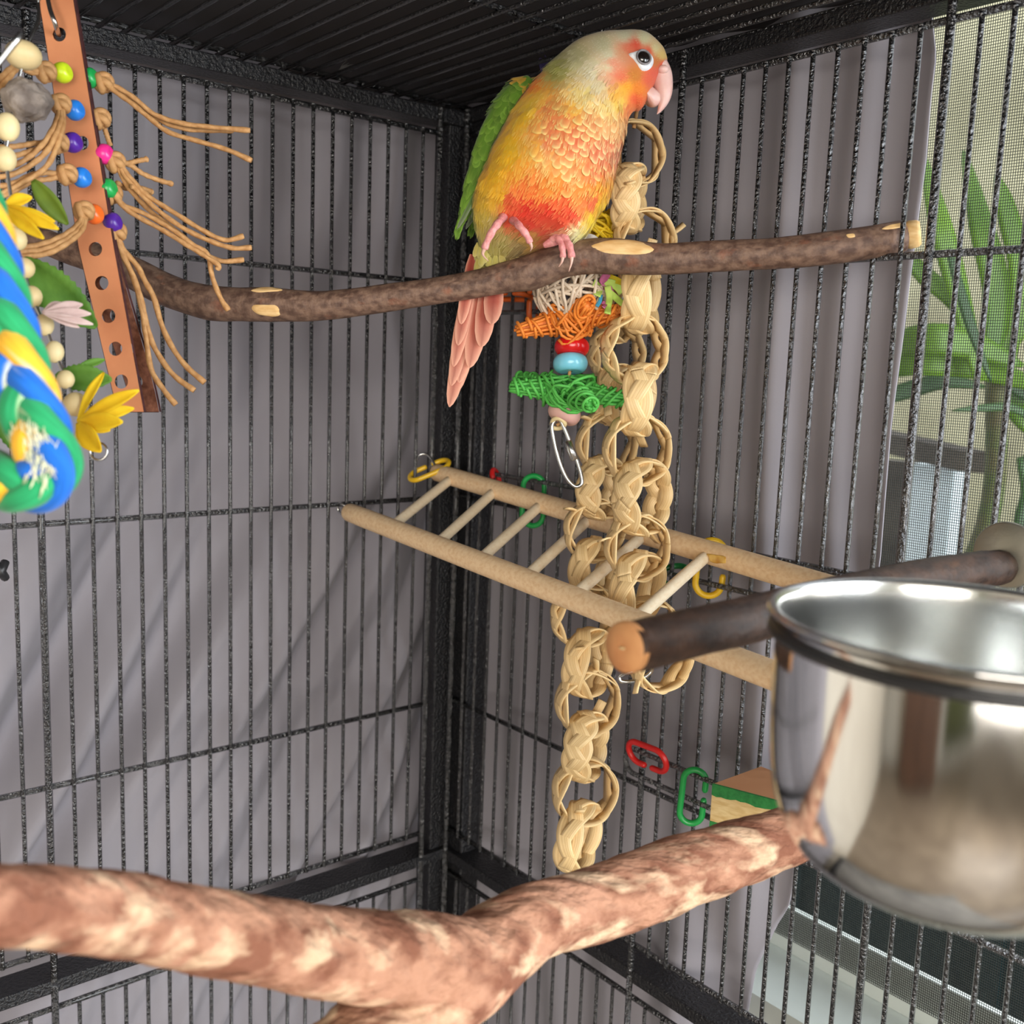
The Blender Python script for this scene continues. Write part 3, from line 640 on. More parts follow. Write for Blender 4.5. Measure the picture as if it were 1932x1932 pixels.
# ================================================================== STAR TOY
SD = .625
toy = thing('vine_star_toy', at(1075, 660, SD), 'hanging toy of coloured vine stars, glazed discs and a clip behind the perch', 'bird toy')
def wobble(pts, a, sd):
    return np.array([p+a*np.array([nse(p, 90, sd), nse(p, 90, sd+9), nse(p, 90, sd+23)]) for p in pts])
def vine_star(c, axis, rad, n_arm, rot, mA, mC, name, arms=None, thick=.0075, flat=1.0):
    root = bpy.data.objects.new(name, None); COLL.objects.link(root); root.parent = toy; root.matrix_parent_inverse = WM[toy.name].inverted(); root.matrix_basis = Matrix.Translation(Vector(c)); WM[root.name] = root.matrix_basis.copy()
    axis = nz(axis); u = nz(np.cross(axis, UF)); v = np.cross(axis, u)
    dirs = [(math.cos(rot+2*PI*k/n_arm)*u+math.sin(rot+2*PI*k/n_arm)*v) for k in range(n_arm)] if arms is None else [nz(a) for a in arms]
    lens = [rad]*len(dirs) if arms is None else [np.linalg.norm(a) for a in arms]
    for k, (d, ln) in enumerate(zip(dirs, lens)):
        s = nz(np.cross(d, axis)); mb = MB()
        core = MB(); core.tube([c+d*ln*t for t in np.linspace(0, .96, 10)], [thick*.80*(1-.68*t)+.0005 for t in np.linspace(0, 1, 10)], 10)
        obj('arm_core', core, mC, root)
        for j in range(9):       # bundled lengthwise vines
            a = 2*PI*j/9
            pts = [c+d*ln*t+(s*math.cos(a+.5*t)+axis*math.sin(a+.5*t)*flat)*(thick*(1-.66*t)) for t in np.linspace(0.02, 1+.02*math.sin(j*5), 10)]
            mb.tube(wobble(pts, .0012, j+k*3), .00095, 6)
        for j in range(5):       # wraps
            t0 = .26+.16*j+random.uniform(-.06, .06); tl_ = random.uniform(.05, .15); pts = []
            for a in np.linspace(0, 2*PI*1.05, 22):
                t = min(t0+.05*a/6.28+tl_*math.sin(a+j), 1.0); rr = thick*(1-.64*t)+.0016
                pts.append(c+d*ln*t+(s*math.cos(a+j)+axis*math.sin(a+j)*flat)*rr)
            mb.tube(wobble(pts, .001, j*2+k), .0010, 6)
        obj('star_arm', mb, mA, root)
    mb = MB()
    for j in range(9):
        a0 = random.uniform(0, 6.28); i0 = random.uniform(-.5, .5); pts = []
        for a in np.linspace(0, 2*PI*.9, 26):
            pts.append(c+(u*math.cos(a+a0)+v*math.sin(a+a0))*rad*.42+axis*(thick*1.0*math.sin(a*2+j)+i0*thick))
        mb.tube(wobble(pts, .003, j+31), .0010, 6)
    obj('vine_wrap', mb, mA, root)
    return root
upv = np.array([0, 0, 1.0])
px2m = SD/F
def arm(dx, dy, dz=0.0): return (dx*UR+dy*UD)*px2m-UF*dz
gs = at(1072, 735, SD)
vine_star(gs, nz(upv-.10*UF+.02*UR), .036, 5, 0, M_vgreen, M_vgreen2, 'green_vine_star', arms=[arm(-110, -4, .004), arm(-92, -28, -.020), arm(36, 40, .034), arm(112, 22, .004), arm(60, -22, -.03)], thick=.0078)
os_ = at(1075, 602, SD)
vine_star(os_, nz(upv-.2*UF), .033, 5, 0, M_vorange, M_vorange2, 'orange_vine_star', arms=[arm(-102, 24, .006), arm(84, -6, .010), arm(120, -20, -.012), arm(-30, -18, -.03), arm(30, -14, .024)], thick=.0080)
ys = at(1120, 428, SD)
vine_star(ys, nz(upv-.2*UF), .030, 5, 0, M_vyellow, mat('yellow_vine_core', L(226, 188, 30), rough=.6, col2=L(196, 156, 24), nscale=200), 'yellow_vine_star', arms=[arm(80, -4, .004), arm(66, -18, -.02), arm(-60, 10, .006), arm(-20, 0, -.03)], thick=.0062)
wb = at(1080, 540, SD); mb = MB()
for j in range(34):
    ax_ = nz(np.random.normal(size=3)); u = nz(np.cross(ax_, (.3, .5, .8))); v = np.cross(ax_, u); rr = .0245*random.uniform(.86, 1.0); off = random.uniform(-.35, .35)
    pts = [wb+(u*math.cos(a)+v*math.sin(a))*rr*math.sqrt(1-off*off)+ax_*rr*off for a in np.linspace(0, 2*PI*random.uniform(.55, .95), 30)]
    mb.tube(wobble(pts, .0015, j), .00105, 6)
obj('pale_vine_ball', mb, M_vwhite, toy)
def disc(px, py, rx, ry, rot, m_, nm):
    c = at(px, py, SD); a = math.radians(rot); x = nz(math.cos(a)*UR+math.sin(a)*UD); y = nz(np.cross(UF, x)); zf = np.cross(x, y)
    mb = MB(); k = SD/F; prof = [((rx-ry*.75+ry*.75*math.cos(t))*k, ry*k*math.sin(t)*.92) for t in np.linspace(PI/2, -PI/2, 20)]
    prof = [(.0012, ry*k*.86)]+prof+[(.0012, -ry*k*.86)]
    mb.lathe(prof, c, nz(y-.12*UF), 40); return obj(nm, mb, m_, toy)
disc(1079, 655, 33, 17, 2, M_scarlet, 'red_disc'); disc(1076, 686, 33, 18, 0, M_aqua, 'pale_blue_disc'); disc(1065, 779, 32, 19, 24, M_rosewood, 'pale_pink_bead')
mb = MB(); mb.tube(spl([np.array([at(1140, 170, SD)[0], at(1140, 170, SD)[1], 1.412]), at(1132, 260, SD), at(1096, 480, SD), at(1080, 640, SD), at(1076, 690, SD), at(1070, 740, SD), at(1062, 790, SD), at(1050, 803, SD)], 60), .0011, 8); obj('hanging_cord', mb, M_paper, toy)
mb = MB(); mb.tube(spl([at(1044, 792, SD-.004), at(1056, 790, SD-.006), at(1066, 800, SD-.004), at(1056, 808, SD), at(1042, 806, SD)], 30, True), .0014, 8, closed=True); obj('leather_loop', mb, M_bead, toy)
cp = spl([at(x, y, SD-.003) for x, y in ((1046, 794), (1041, 806), (1046, 836), (1055, 870), (1068, 900), (1084, 917), (1096, 914), (1097, 898), (1086, 862), (1072, 826), (1060, 798), (1052, 790))], 60, True)
mb = MB(); mb.tube(cp, .00125, 10, closed=True); cl = obj('spring_clip', mb, M_chrome, toy)
mb = MB(); a, b_ = at(1070, 832, SD-.003), at(1085, 868, SD-.003); mb.tube([a, a+(b_-a)*.02, b_-(b_-a)*.02, b_], [.0018, .0026, .0026, .0018], 12); obj('screw_sleeve', mb, M_chrome, cl)
# paper shreds
M_sh = {'lime': mat('lime_paper', L(206, 234, 120), rough=.8, transl=.2, col2=L(190, 222, 104), nscale=90), 'yellow': mat('yellow_paper', L(238, 222, 60), rough=.8, transl=.2, col2=L(226, 206, 44), nscale=90), 'pink': mat('pink_paper', L(214, 120, 166), rough=.8, transl=.2, col2=L(196, 100, 146), nscale=90), 'blue': mat('blue_paper', L(70, 160, 196), rough=.8, transl=.2, col2=L(54, 140, 180), nscale=90), 'white': mat('white_paper', L(236, 232, 226), rough=.8, transl=.2, col2=L(222, 216, 210), nscale=90)}
for colr, pts, wd in (('lime', [(1146, 540), (1150, 560), (1148, 576), (1146, 592)], 12), ('lime', [(1150, 552), (1162, 562), (1176, 574), (1192, 582)], 12), ('lime', [(1120, 534), (1130, 545), (1126, 558)], 14), ('lime', [(1140, 532), (1160, 538), (1174, 552)], 16), ('yellow', [(1148, 522), (1166, 530), (1184, 538)], 12), ('yellow', [(1096, 522), (1104, 530), (1100, 538)], 9), ('pink', [(1146, 516), (1138, 530), (1142, 542)], 14), ('pink', [(1150, 542), (1154, 552), (1148, 556)], 8), ('blue', [(1134, 556), (1132, 568), (1126, 578)], 7), ('white', [(1100, 448), (1120, 452), (1140, 470)], 16), ('white', [(1176, 556), (1186, 566), (1196, 570)], 16), ('pink', [(1136, 570), (1142, 574), (1138, 580)], 7)):
    q = pspl([(x, y, .018+.004*math.sin(x)) for x, y in pts], SD, 14); mb = MB()
    nr = np.array([-UF+.5*UD*math.sin(k*.5) for k in range(14)]); mb.ribbon(q, nr, wd*px2m, .0003); obj('paper_shred', mb, M_sh[colr], toy)

# ================================================================== PLASTIC LINKS
def c_link(cpos, along, side, ln, wd, r, gap_side, gap_at, m_, label):
    """open chain link: a stadium loop with one gap"""
    c = np.asarray(cpos); along = nz(along); side = nz(np.asarray(side)-along*np.dot(side, along)); hl = ln/2-wd/2; hw = wd/2
    loop = []
    for k in range(40):
        t = k/40*(2*PI*hw+4*hl)
        if t < 2*hl: p = (-hl+t, hw)
        elif t < 2*hl+PI*hw: a = (t-2*hl)/hw; p = (hl+hw*math.sin(a), hw*math.cos(a))
        elif t < 4*hl+PI*hw: p = (hl-(t-2*hl-PI*hw), -hw)
        else: a = (t-4*hl-PI*hw)/hw; p = (-hl-hw*math.sin(a), -hw*math.cos(a))
        loop.append(p)
    per = 2*PI*hw+4*hl; n = 90; pts = []
    g0 = hl+hl*gap_at+(0 if gap_side > 0 else 2*hl+PI*hw)
    for k in range(n):
        t = (g0+r*1.0+(per-2*r)*k/(n-1)) % per
        if t < 2*hl: p = (-hl+t, hw)
        elif t < 2*hl+PI*hw: a = (t-2*hl)/hw; p = (hl+hw*math.sin(a), hw*math.cos(a))
        elif t < 4*hl+PI*hw: p = (hl-(t-2*hl-PI*hw), -hw)
        else: a = (t-4*hl-PI*hw)/hw; p = (-hl-hw*math.sin(a), -hw*math.cos(a))
        pts.append(c+along*p[0]+side*p[1])
    rr = np.full(n, r); rr[0] = rr[-1] = r*.6; rr[1] = rr[-2] = r*.92
    mb = MB(); mb.tube(pts, rr, 12); o = obj('chain_link', mb, m_, None)
    return tag(o, label, 'chain link', 'plastic chain links')
X, Y, Z = np.eye(3)
c_link(on_x(1221, 1427, -.009), -Y+.03*Z, Z*.96-X*.28, .034, .0165, .0021, -1, .1, M_red, 'red plastic link lying flat over the wires on the right wall')
c_link(on_x(1307, 1503, -.006), Z-.06*Y, -Y*.8+X*.6, .0375, .0145, .0021, 1, .2, M_green, 'bright green plastic link hanging upright beside the green-edged wooden shelf')
c_link(on_x(1006, 945, -.006), Z, -Y*.8+X*.6, .038, .0165, .0021, 1, .2, M_green, 'green plastic link hanging upright behind the far rail of the ladder')
c_link(on_x(1340, 1072, -.006), Z-.06*Y, -Y*.8+X*.6, .036, .0165, .0021, 1, -.1, M_yellow, 'yellow plastic link hanging upright behind the glued ladder joint')
c_link(on_x(1256, 1086, -.006), UR-.25*UD, UD*.5-UF*.85, .030, .0165, .0021, 1, .2, M_dgreen, 'dark green plastic link lying flat behind the lower ladder rungs')
c_link(on_y(810, 887, -.006), UR-.42*UD, UD*.55-UF*.85, .034, .0155, .0021, -1, -.1, M_yellow, "yellow plastic link lying flat at the ladder's upper end")
c_link(on_x(1008, 563, -.005), Z, -Y*.4-X*.9, .036, .0165, .0021, 1, .05, M_orange, 'orange plastic link hanging upright beside the pale vine ball')
c_link(on_x(962, 559, -.004), -Y+.5*X, -X+.2*Z, .034, .0165, .0021, 1, .4, M_orange, "orange plastic link lying flat next to the bird's tail")
c_link(on_x(937, 912, -.004), Z*.8+Y*.3, -Y*.5-X*.8, .022, .0125, .0021, 1, .2, M_red, "small red plastic link peeping over the ladder's far rail")

# ================================================================== WOODEN SHELF
sp = on_x(1345, 1479, -.05)
q1 = on_z(1455, 1508, sp[2]); fd = nz((q1-sp)*np.array([1, 1, 0])); ln = .088; th = .0265
M_shelf = mat('orange_stained_wood', L(202, 146, 104), rough=.7, col2=L(186, 126, 86), nscale=8, stretch=(1, 1, 40), bump=.3, bscale=90)
M_shelfedge = mat('raw_pine', L(222, 196, 142), rough=.7, col2=L(200, 166, 108), nscale=14, stretch=(1, 8, 30), bump=.25, bscale=80)
M_paintg = mat('green_paint', L(24, 108, 48), rough=.6, col2=L(40, 130, 60), nscale=300, bump=.4, bscale=400)
shelf = thing('wooden_shelf', sp, 'small tan wooden corner shelf with a green painted front edge, behind the bowl', 'shelf')
wl = np.array([0.0-sp[0]-.004, 0, 0]); A0 = sp; B0 = sp+fd*ln; A1 = sp+wl; B1 = np.array([-.004, B0[1]-.02, sp[2]])
def prism(poly, z0, z1):
    mb = MB(); n = len(poly); V = [(p[0], p[1], z0) for p in poly]+[(p[0], p[1], z1) for p in poly]
    mb.add(V, [tuple(range(n-1, -1, -1)), tuple(range(n, 2*n))]+[(k, (k+1) % n, n+(k+1) % n, n+k) for k in range(n)]); return mb
zt = sp[2]
obj('shelf_board', prism([A0, B0, B1, A1][::-1], zt-th, zt), M_shelf, shelf, False)
inn = nz(np.cross(fd, Z))
if np.dot(inn, (CAM-sp)) < 0: inn = -inn
def strip(z0, z1, off, m_, nm, rag=0):
    mb = MB(); n = 30; V = []
    for k in range(n+1):
        p = A0+fd*ln*k/n; e = rag*(nse(p, 160)+.7*nse(p, 420)); V += [p+inn*off*0-inn*.0006+Z*(z0-zt+e), p+inn*off+Z*(z0-zt+e), p+inn*off+Z*(z1-zt), p-inn*.0006+Z*(z1-zt)]
    F_ = []
    for k in range(n):
        for j in range(4): a = k*4; F_.append((a+j, a+(j+1) % 4, a+4+(j+1) % 4, a+4+j))
    F_ += [(3, 2, 1, 0), tuple(n*4+j for j in range(4))]
    mb.add(V, F_); obj(nm, mb, m_, shelf, False)
strip(zt-th, zt-.0002, .0006, M_shelfedge, 'front_edge'); strip(zt-.0062, zt+.0003, .0011, M_paintg, 'painted_edge', .0016); strip(zt-th-.0003, zt-th+.004, .0011, M_paintg, 'painted_edge', .0012)
mb = MB(); mb.tube([np.array([-.006, sp[1]-.05, zt-.013]), np.array([.014, sp[1]-.05, zt-.013])], .0028, 10); mb.lathe([(0, 0), (.009, 0), (.009, .002), (.004, .006), (0, .006)], (.0055, sp[1]-.05, zt-.013), (1, 0, 0), 16); obj('mounting_bolt', mb, M_steel, shelf)
# ================================================================== LEATHER STRIP TOY
LDP = .505
ltoy = thing('leather_strip_toy', at(165, 390, LDP), 'tan leather strip with punched holes, coloured beads and knotted paper cords, hanging at left', 'bird toy')
kl = LDP/F
def strip_pts(n):     # left / right edges of the front strip, as photo pixels
    t = np.linspace(-.06, 1, n); y = t*777
    return np.interp(y, [-60, 0, 470, 777], [66, 74, 149, 222]), np.interp(y, [-60, 0, 470, 777], [130, 138, 215, 271]), y
def strip_mesh(dz, sh, thick, holes):
    """a leather strip with real punched holes"""
    n = 16; C_ = 12
    xl, xr, yy = strip_pts(40)
    def pt(x, y, o): return at(x+sh(y), y, LDP+dz(y)+o)
    mb = MB(); cen = sorted(holes, key=lambda h: h[1]); ys = [-46]
    for a, b in zip(cen[:-1], cen[1:]): ys.append((a[1]+b[1])/2)
    ys.append(777)
    le = lambda y: float(np.interp(y, [-60, 0, 470, 777], [66, 74, 149, 222])); re_ = lambda y: float(np.interp(y, [-60, 0, 470, 777], [130, 138, 215, 271]))
    m = 32
    for k, (hx, hy, hr_) in enumerate(cen):
        y0, y1 = ys[k], ys[k+1]
        out = []
        # rectangle outline in m steps, starting top-left going clockwise
        per = [(le(y0)+(re_(y0)-le(y0))*t, y0) for t in np.linspace(0, 1, m//4, endpoint=False)]
        per += [(re_(y0+(y1-y0)*t), y0+(y1-y0)*t) for t in np.linspace(0, 1, m//4, endpoint=False)]
        per += [(re_(y1)+(le(y1)-re_(y1))*t, y1) for t in np.linspace(0, 1, m//4, endpoint=False)]
        per += [(le(y1+(y0-y1)*t), y1+(y0-y1)*t) for t in np.linspace(0, 1, m//4, endpoint=False)]
        ang = [math.atan2(p[1]-hy, p[0]-hx) for p in per]
        V = []
        for p, a in zip(per, ang):
            h = (hx+hr_*math.cos(a), hy+hr_*1.06*math.sin(a))
            V += [pt(*p, 0), pt(*h, 0), pt(*h, thick), pt(*p, thick)]
        F_ = []
        for i in range(len(per)):
            j = (i+1) % len(per)
            for a in range(4):
                b = (a+1) % 4
                if a == 3: continue
                F_.append((i*4+a, j*4+a, j*4+b, i*4+b))
        mb.add(V, F_)
    edge = MB(); ysn = np.linspace(-46, 777, 40)
    for side in (0, 1):
        f = re_ if side else le; V = []
        for y in ysn:
            x = f(y); e = (4.6 if side else -1.1)
            V += [pt(x+e*.2, y, -.0001), pt(x+e, y, .0004), pt(x+e, y, thick-.0004), pt(x+e*.2, y, thick+.0001)]
        F_ = []
        for i in range(39):
            for a in range(3): F_.append((i*4+a, i*4+a+1, i*4+5+a, i*4+4+a) if side else (i*4+4+a, i*4+5+a, i*4+a+1, i*4+a))
        edge.add(V, F_)
    V = []
    for t in np.linspace(0, 1, 8):
        x = le(777)+(re_(777)-le(777))*t; V += [pt(x, 777, -.0001), pt(x, 778, .0005), pt(x, 778, thick-.0005), pt(x, 777, thick)]
    edge.add(V, [(i*4+a, i*4+a+1, i*4+5+a, i*4+4+a) for i in range(7) for a in range(3)])
    return mb, edge
HO = [(112, 65), (122, 137), (147, 208), (155, 270), (161, 335), (172, 402), (180, 470), (192, 534), (205, 596), (218, 658), (229, 720)]
f_, e_1 = strip_mesh(lambda y: .00002*y-.0, lambda y: 0, .0030, [(x, y, 12.6) for x, y in HO])
s1 = obj('leather_strip', f_, M_leather, ltoy, False); obj('burnt_edge', e_1, M_burn, s1, False)
f_, e_1 = strip_mesh(lambda y: .0034+.00002*y+.016*sm(430, 777, y), lambda y: 3+26*sm(430, 777, y), .0030, [(x, y, 12.6) for x, y in HO])
s2 = obj('suede_strip', f_, M_suede, ltoy, False); obj('burnt_edge', e_1, M_burn, s2, False)
def pony(px, py, d, m_, r=19):
    c = at(px, py, d); k = d/F; mb = MB(); a = nz(.95*UR-.18*UD-.22*UF)
    prof = [((.45*r+.55*r*math.cos(t))*k, .78*r*k*math.sin(t)) for t in np.linspace(-PI/2, PI/2, 14)]
    prof = [(0, -.72*r*k)]+prof+[(0, .72*r*k)]
    mb.lathe(prof, c, a, 24); return obj('bead', mb, m_, ltoy)
for px, py, dd, m_ in ((118, 137, -.006, M_lime), (141, 208, -.006, M_blue), (137, 269, -.007, M_purple), (154, 335, -.007, M_blue), (177, 404, -.005, M_orange), (168, 147, .010, M_green), (197, 291, .010, M_pink), (203, 356, .012, M_green), (212, 420, .012, M_purple)): pony(px, py, LDP+dd, m_)
def knot(px, py, d, r=22):
    c = at(px, py, d); k = d/F; mb = MB()
    for j in range(4):
        ax_ = nz(UR*math.cos(j*.9)+UD*math.sin(j*.9)*.7-UF*(.4+.3*math.sin(j*2))); u = nz(np.cross(ax_, UF+.2*UR)); v = np.cross(ax_, u)
        rr = r*k*(.52+.06*(j % 2)); off = (j-1.5)*r*k*.26
        pts = [c+ax_*off+(u*math.cos(a)+v*math.sin(a))*rr for a in np.linspace(0, 2*PI, 22, endpoint=False)]
        mb.tube(pts, r*k*.34, 9, closed=True)
    mb.ball(c, r*k*.62, seg=12)
    return obj('knot', mb, M_paper, ltoy)
for px, py, dd in ((88, 136, -.014), (116, 197, -.014), (112, 270, -.014), (128, 329, -.015), (160, 399, -.014), (197, 156, .014), (191, 224, .012), (219, 306, .014), (213, 366, .016), (221, 438, .016)): knot(px, py, LDP+dd)
def cord(pts, d0, d1, wd=9):
    n = len(pts); dd = np.linspace(d0, d1, n); q = spl([at(x, y, d) for (x, y), d in zip(pts, dd)], 46)
    kk = np.linspace(d0, d1, 46)/F*wd/2; mb = MB()
    fr = np.ones(46); fr[-3:] = (1.12, 1.25, 1.05)
    mb.tube(q, kk*fr, 9, fn=lambda A, t, P: 1+.10*np.sin(2*A+np.linspace(0, 46*1.1, len(P))[:, None])); return obj('paper_cord', mb, M_paper, ltoy)
R_ = [[(203, 158), (222, 165), (255, 186), (290, 215), (340, 232), (400, 240), (472, 246)], [(203, 160), (225, 170), (262, 195), (300, 226), (350, 243), (400, 246), (440, 246)], [(203, 162), (222, 176), (250, 196), (285, 225), (320, 250), (380, 268), (430, 283), (475, 303)],
      [(224, 306), (240, 308), (258, 304), (278, 300)], [(226, 306), (246, 312), (270, 328), (300, 340), (325, 347)], [(226, 310), (250, 340), (280, 370), (330, 402), (385, 436), (425, 453), (460, 445)], [(224, 312), (246, 345), (290, 390), (345, 430), (400, 456), (440, 468), (475, 467)], [(222, 314), (240, 350), (280, 395), (325, 430), (375, 470), (415, 492), (460, 490)],
      [(216, 368), (235, 388), (270, 402), (320, 430), (365, 462), (392, 480), (400, 520), (415, 560), (431, 586)], [(216, 370), (235, 392), (262, 410), (310, 436), (352, 462), (382, 480), (412, 500), (410, 508)], [(222, 345), (236, 355), (246, 352)], [(246, 352), (270, 356), (286, 362)], [(192, 228), (200, 250), (208, 275)]]
for i, q in enumerate(R_): cord(q, LDP+.014, LDP+.03+.01*math.sin(i*2), 9.5)
R2_ = [[(224, 440), (226, 456), (236, 475), (259, 502), (276, 535), (290, 561), (310, 626), (344, 683), (386, 722)], [(222, 442), (228, 470), (254, 528), (268, 572), (276, 610), (292, 657), (326, 706), (367, 737)], [(220, 440), (228, 474), (250, 520), (266, 575), (275, 631), (285, 696), (310, 737), (332, 764)]]
for q in R2_: cord(q, LDP+.016, LDP+.028, 10.5)
L_ = [[(84, 136), (60, 132), (34, 122), (10, 138), (-20, 170)], [(84, 138), (58, 136), (36, 128), (14, 150), (-14, 184)], [(114, 198), (106, 230), (84, 268), (50, 300), (10, 318), (-20, 322)], [(116, 200), (112, 235), (92, 280), (60, 310), (20, 330), (-20, 335)], [(118, 200), (118, 240), (104, 285), (84, 318), (50, 340), (10, 362), (-20, 372)], [(108, 268), (70, 270), (30, 276), (-20, 280)], [(108, 272), (74, 280), (36, 292), (-20, 304)], [(122, 330), (90, 326), (60, 330), (20, 348), (-20, 352)], [(122, 332), (90, 338), (60, 342), (24, 362), (-20, 378)], [(158, 402), (146, 424), (120, 444), (80, 460), (40, 466), (-20, 462)], [(160, 404), (150, 430), (124, 452), (84, 470), (40, 474), (-20, 474)], [(162, 406), (154, 434), (128, 458), (90, 478), (40, 484), (-20, 484)]]
for q in L_: cord(q, LDP-.014, LDP-.045, 10.5)
mb = MB(); mb.tube(spl([at(112, 66, LDP+.002), at(104, 44, LDP-.008), at(94, 14, LDP-.008), at(90, -20, LDP-.004), at(100, -46, LDP+.004), at(112, -20, LDP+.012), at(116, 20, LDP+.014), at(116, 52, LDP+.010)], 50, True), .0012, 10, closed=True); obj('metal_ring', mb, M_chrome, ltoy)
top = at(100, -46, LDP); mb = MB(); mb.tube(spl([top, top+np.array([0, 0, .05]), np.array([top[0], top[1], 1.409])], 20), .0011, 8); obj('hanging_wire', mb, M_chrome, ltoy)

# ================================================================== BEAD GARLAND
GD = .455
gar = thing('bead_garland', at(70, 480, GD), 'hanging string of cream wooden beads with yellow flowers, green leaves and a grey stone', 'bird toy')
kg = GD/F
def bead(px, py, rx, ry=None, d=GD):
    mb = MB(); mb.ball(at(px, py, d), rx*kg, rx*kg, (ry or rx)*kg, np.array([UR, UF, -UD]), 20); obj('wood_bead', mb, M_bead, gar)
for px, py, rx, ry in ((44, 104, 33, 26), (14, 240, 22, 27), (10, 300, 20, 24), (24, 405, 30, 26), (28, 452, 22, 22), (45, 506, 20, 20), (60, 560, 19, 21), (84, 613, 17, 21), (103, 664, 17, 21), (124, 716, 16, 18), (143, 763, 23, 23), (158, 822, 16, 18)): bead(px, py, rx, ry)
mb = MB(); mb.ball(at(48, 190, GD+.004), 46*kg, 42*kg, 42*kg, np.array([nz(UR+.3*UD), UF, -nz(UD-.3*UR)]), 48, fn=lambda v: 1+.24*nse(v, 60, 3)+.20*nse(v, 150, 5)+.14*nse(v, 360, 8)); obj('lava_stone', mb, M_stone, gar)
mb = MB(); mb.tube(spl([at(72, 0, GD+.012), at(72, 40, GD+.006), at(52, 84, GD), at(40, 130, GD+.001), at(20, 235, GD), at(12, 300, GD), at(26, 410, GD), at(30, 455, GD), at(45, 506, GD), at(60, 560, GD), at(84, 613, GD), at(103, 664, GD), at(124, 716, GD), at(143, 763, GD), at(160, 825, GD), at(176, 850, GD)], 80), .0008, 8); obj('steel_wire', mb, M_chrome, gar)
tw_ = at(72, 0, GD+.012); mb = MB(); mb.tube(spl([tw_, tw_+np.array([0, 0, .05]), np.array([tw_[0], tw_[1], 1.408])], 16), .0011, 8); obj('hanging_wire', mb, M_chrome, gar)
mb = MB(); cc = at(186, 852, GD-.002); mb.tube([cc+16*kg*(UR*math.cos(a)+UD*math.sin(a)) for a in np.linspace(0, 2*PI, 32, endpoint=False)], .0006, 8, closed=True); obj('key_ring', mb, M_chrome, gar)
def blade(base, tip, wd, d0, d1, m_, nm, parent, bend=.15, rag=0, fold=.25, nrm=None, nseg=14):
    """a leaf / petal from base pixel to tip pixel"""
    b_, t_ = at(*base, d0), at(*tip, d1); ln = np.linalg.norm(t_-b_); dr = (t_-b_)/ln; n = nz(-UF if nrm is None else nrm); n = nz(n-dr*np.dot(n, dr)); s = np.cross(dr, n); V = []; F_ = []
    k = (d0+d1)/2/F; rs = random.Random(int(base[0]*7+tip[1]))
    for i in range(nseg+1):
        t = i/nseg; wv = wd*k*max(math.sin(PI*min(1, (t**(1.35 if nm == 'petal' else 1.0)*.93+.05)))**.8, .06)*(1 if i % 2 else 1-rag)
        c = b_+dr*ln*t+n*ln*bend*math.sin(PI*t)
        for j in (-1, -.5, 0, .5, 1): V.append(c+s*wv*j+n*wv*fold*(abs(j)-.5)*2)
    for i in range(nseg):
        for j in range(4): a = i*5+j; F_.append((a, a+1, a+6, a+5))
    mb = MB(); mb.add(V, F_); o = obj(nm, mb, m_, parent); so = o.modifiers.new('thickness', 'SOLIDIFY'); so.thickness = .0004; return o
D = GD+.010
blade((42, 490), (182, 618), 40, D, D+.012, M_leaf, 'leaf', gar, .08, .12, nseg=24)
blade((104, 712), (211, 716), 26, D-.004, D, M_leaf, 'leaf', gar, .08, .12, nseg=20)
blade((146, 694), (198, 678), 8, D+.004, D+.012, M_leaf, 'leaf', gar, .05, .1)
blade((40, 856), (6, 756), 24, GD+.006, GD+.002, M_leaf, 'leaf', gar, .1, .12, nseg=18)
blade((62, 340), (128, 424), 18, D, D+.008, M_olive, 'leaf', gar, .1, 0)
for tip, wd, dz in (((110, 432), 13, -.006), ((82, 450), 13, -.010), ((60, 372), 12, .0), ((-10, 400), 12, -.004), ((104, 418), 9, .004)): blade((6, 388), tip, wd, GD-.012, GD-.012+dz, M_petal, 'petal', gar, .10)
for tip, wd, dz in (((262, 736), 13, -.004), ((253, 770), 12, .004), ((231, 796), 17, -.008), ((190, 852), 19, -.010), ((196, 702), 9, .008), ((208, 812), 11, .0)): blade((146, 796), tip, wd, GD-.006, GD-.006+dz, M_petal, 'petal', gar, .08)
for tip, wd in (((156, 574), 10), ((172, 592), 9), ((176, 612), 7), ((120, 572), 9), ((150, 618), 6)): blade((80, 590), tip, wd, GD-.010, GD-.004, M_pinkpetal, 'petal', gar, .08)

# ================================================================== BRAIDED ROPE SWING
RD = .335
rop = thing('rope_swing', at(40, 760, RD), 'chunky braided cotton rope loop in green, blue and yellow at the left edge', 'bird toy')
kr = RD/F
cen = spl([at(x, y, RD+z) for x, y, z in ((-70, 330, .01), (-34, 450, .004), (-8, 555, 0), (16, 640, -.002), (40, 720, -.003), (68, 800, -.004), (92, 868, -.004), (84, 905, -.004), (44, 914, -.004), (-30, 898, -.002), (-110, 850, 0), (-180, 760, 0), (-220, 600, .004), (-240, 420, .01))], 260)
T_ = np.gradient(cen, axis=0); T_ /= np.linalg.norm(T_, axis=1, keepdims=True); sl = np.concatenate([[0], np.cumsum(np.linalg.norm(np.diff(cen, axis=0), axis=1))])
n1 = np.array([nz(-UF-t*np.dot(-UF, t)) for t in T_]); n2 = np.cross(T_, n1)
for j, m_ in enumerate((M_ropeg, M_ropeb, M_ropey, M_ropeg, M_ropeb)):
    ph = sl/.058*2*PI+2*PI*j/5
    pts = cen+(np.sin(ph)*.0062)[:, None]*n2+(np.sin(2*ph+.3)*.0040)[:, None]*n1
    mb = MB(); mb.tube(pts, .0045*(1+.20*np.cos(2*ph)), 14, up=(0, 0, 1)); obj('rope_strand', mb, m_, rop)
M_fray = mat('frayed_cotton', L(232, 226, 196), rough=.95, col2=L(210, 214, 176), nscale=200)
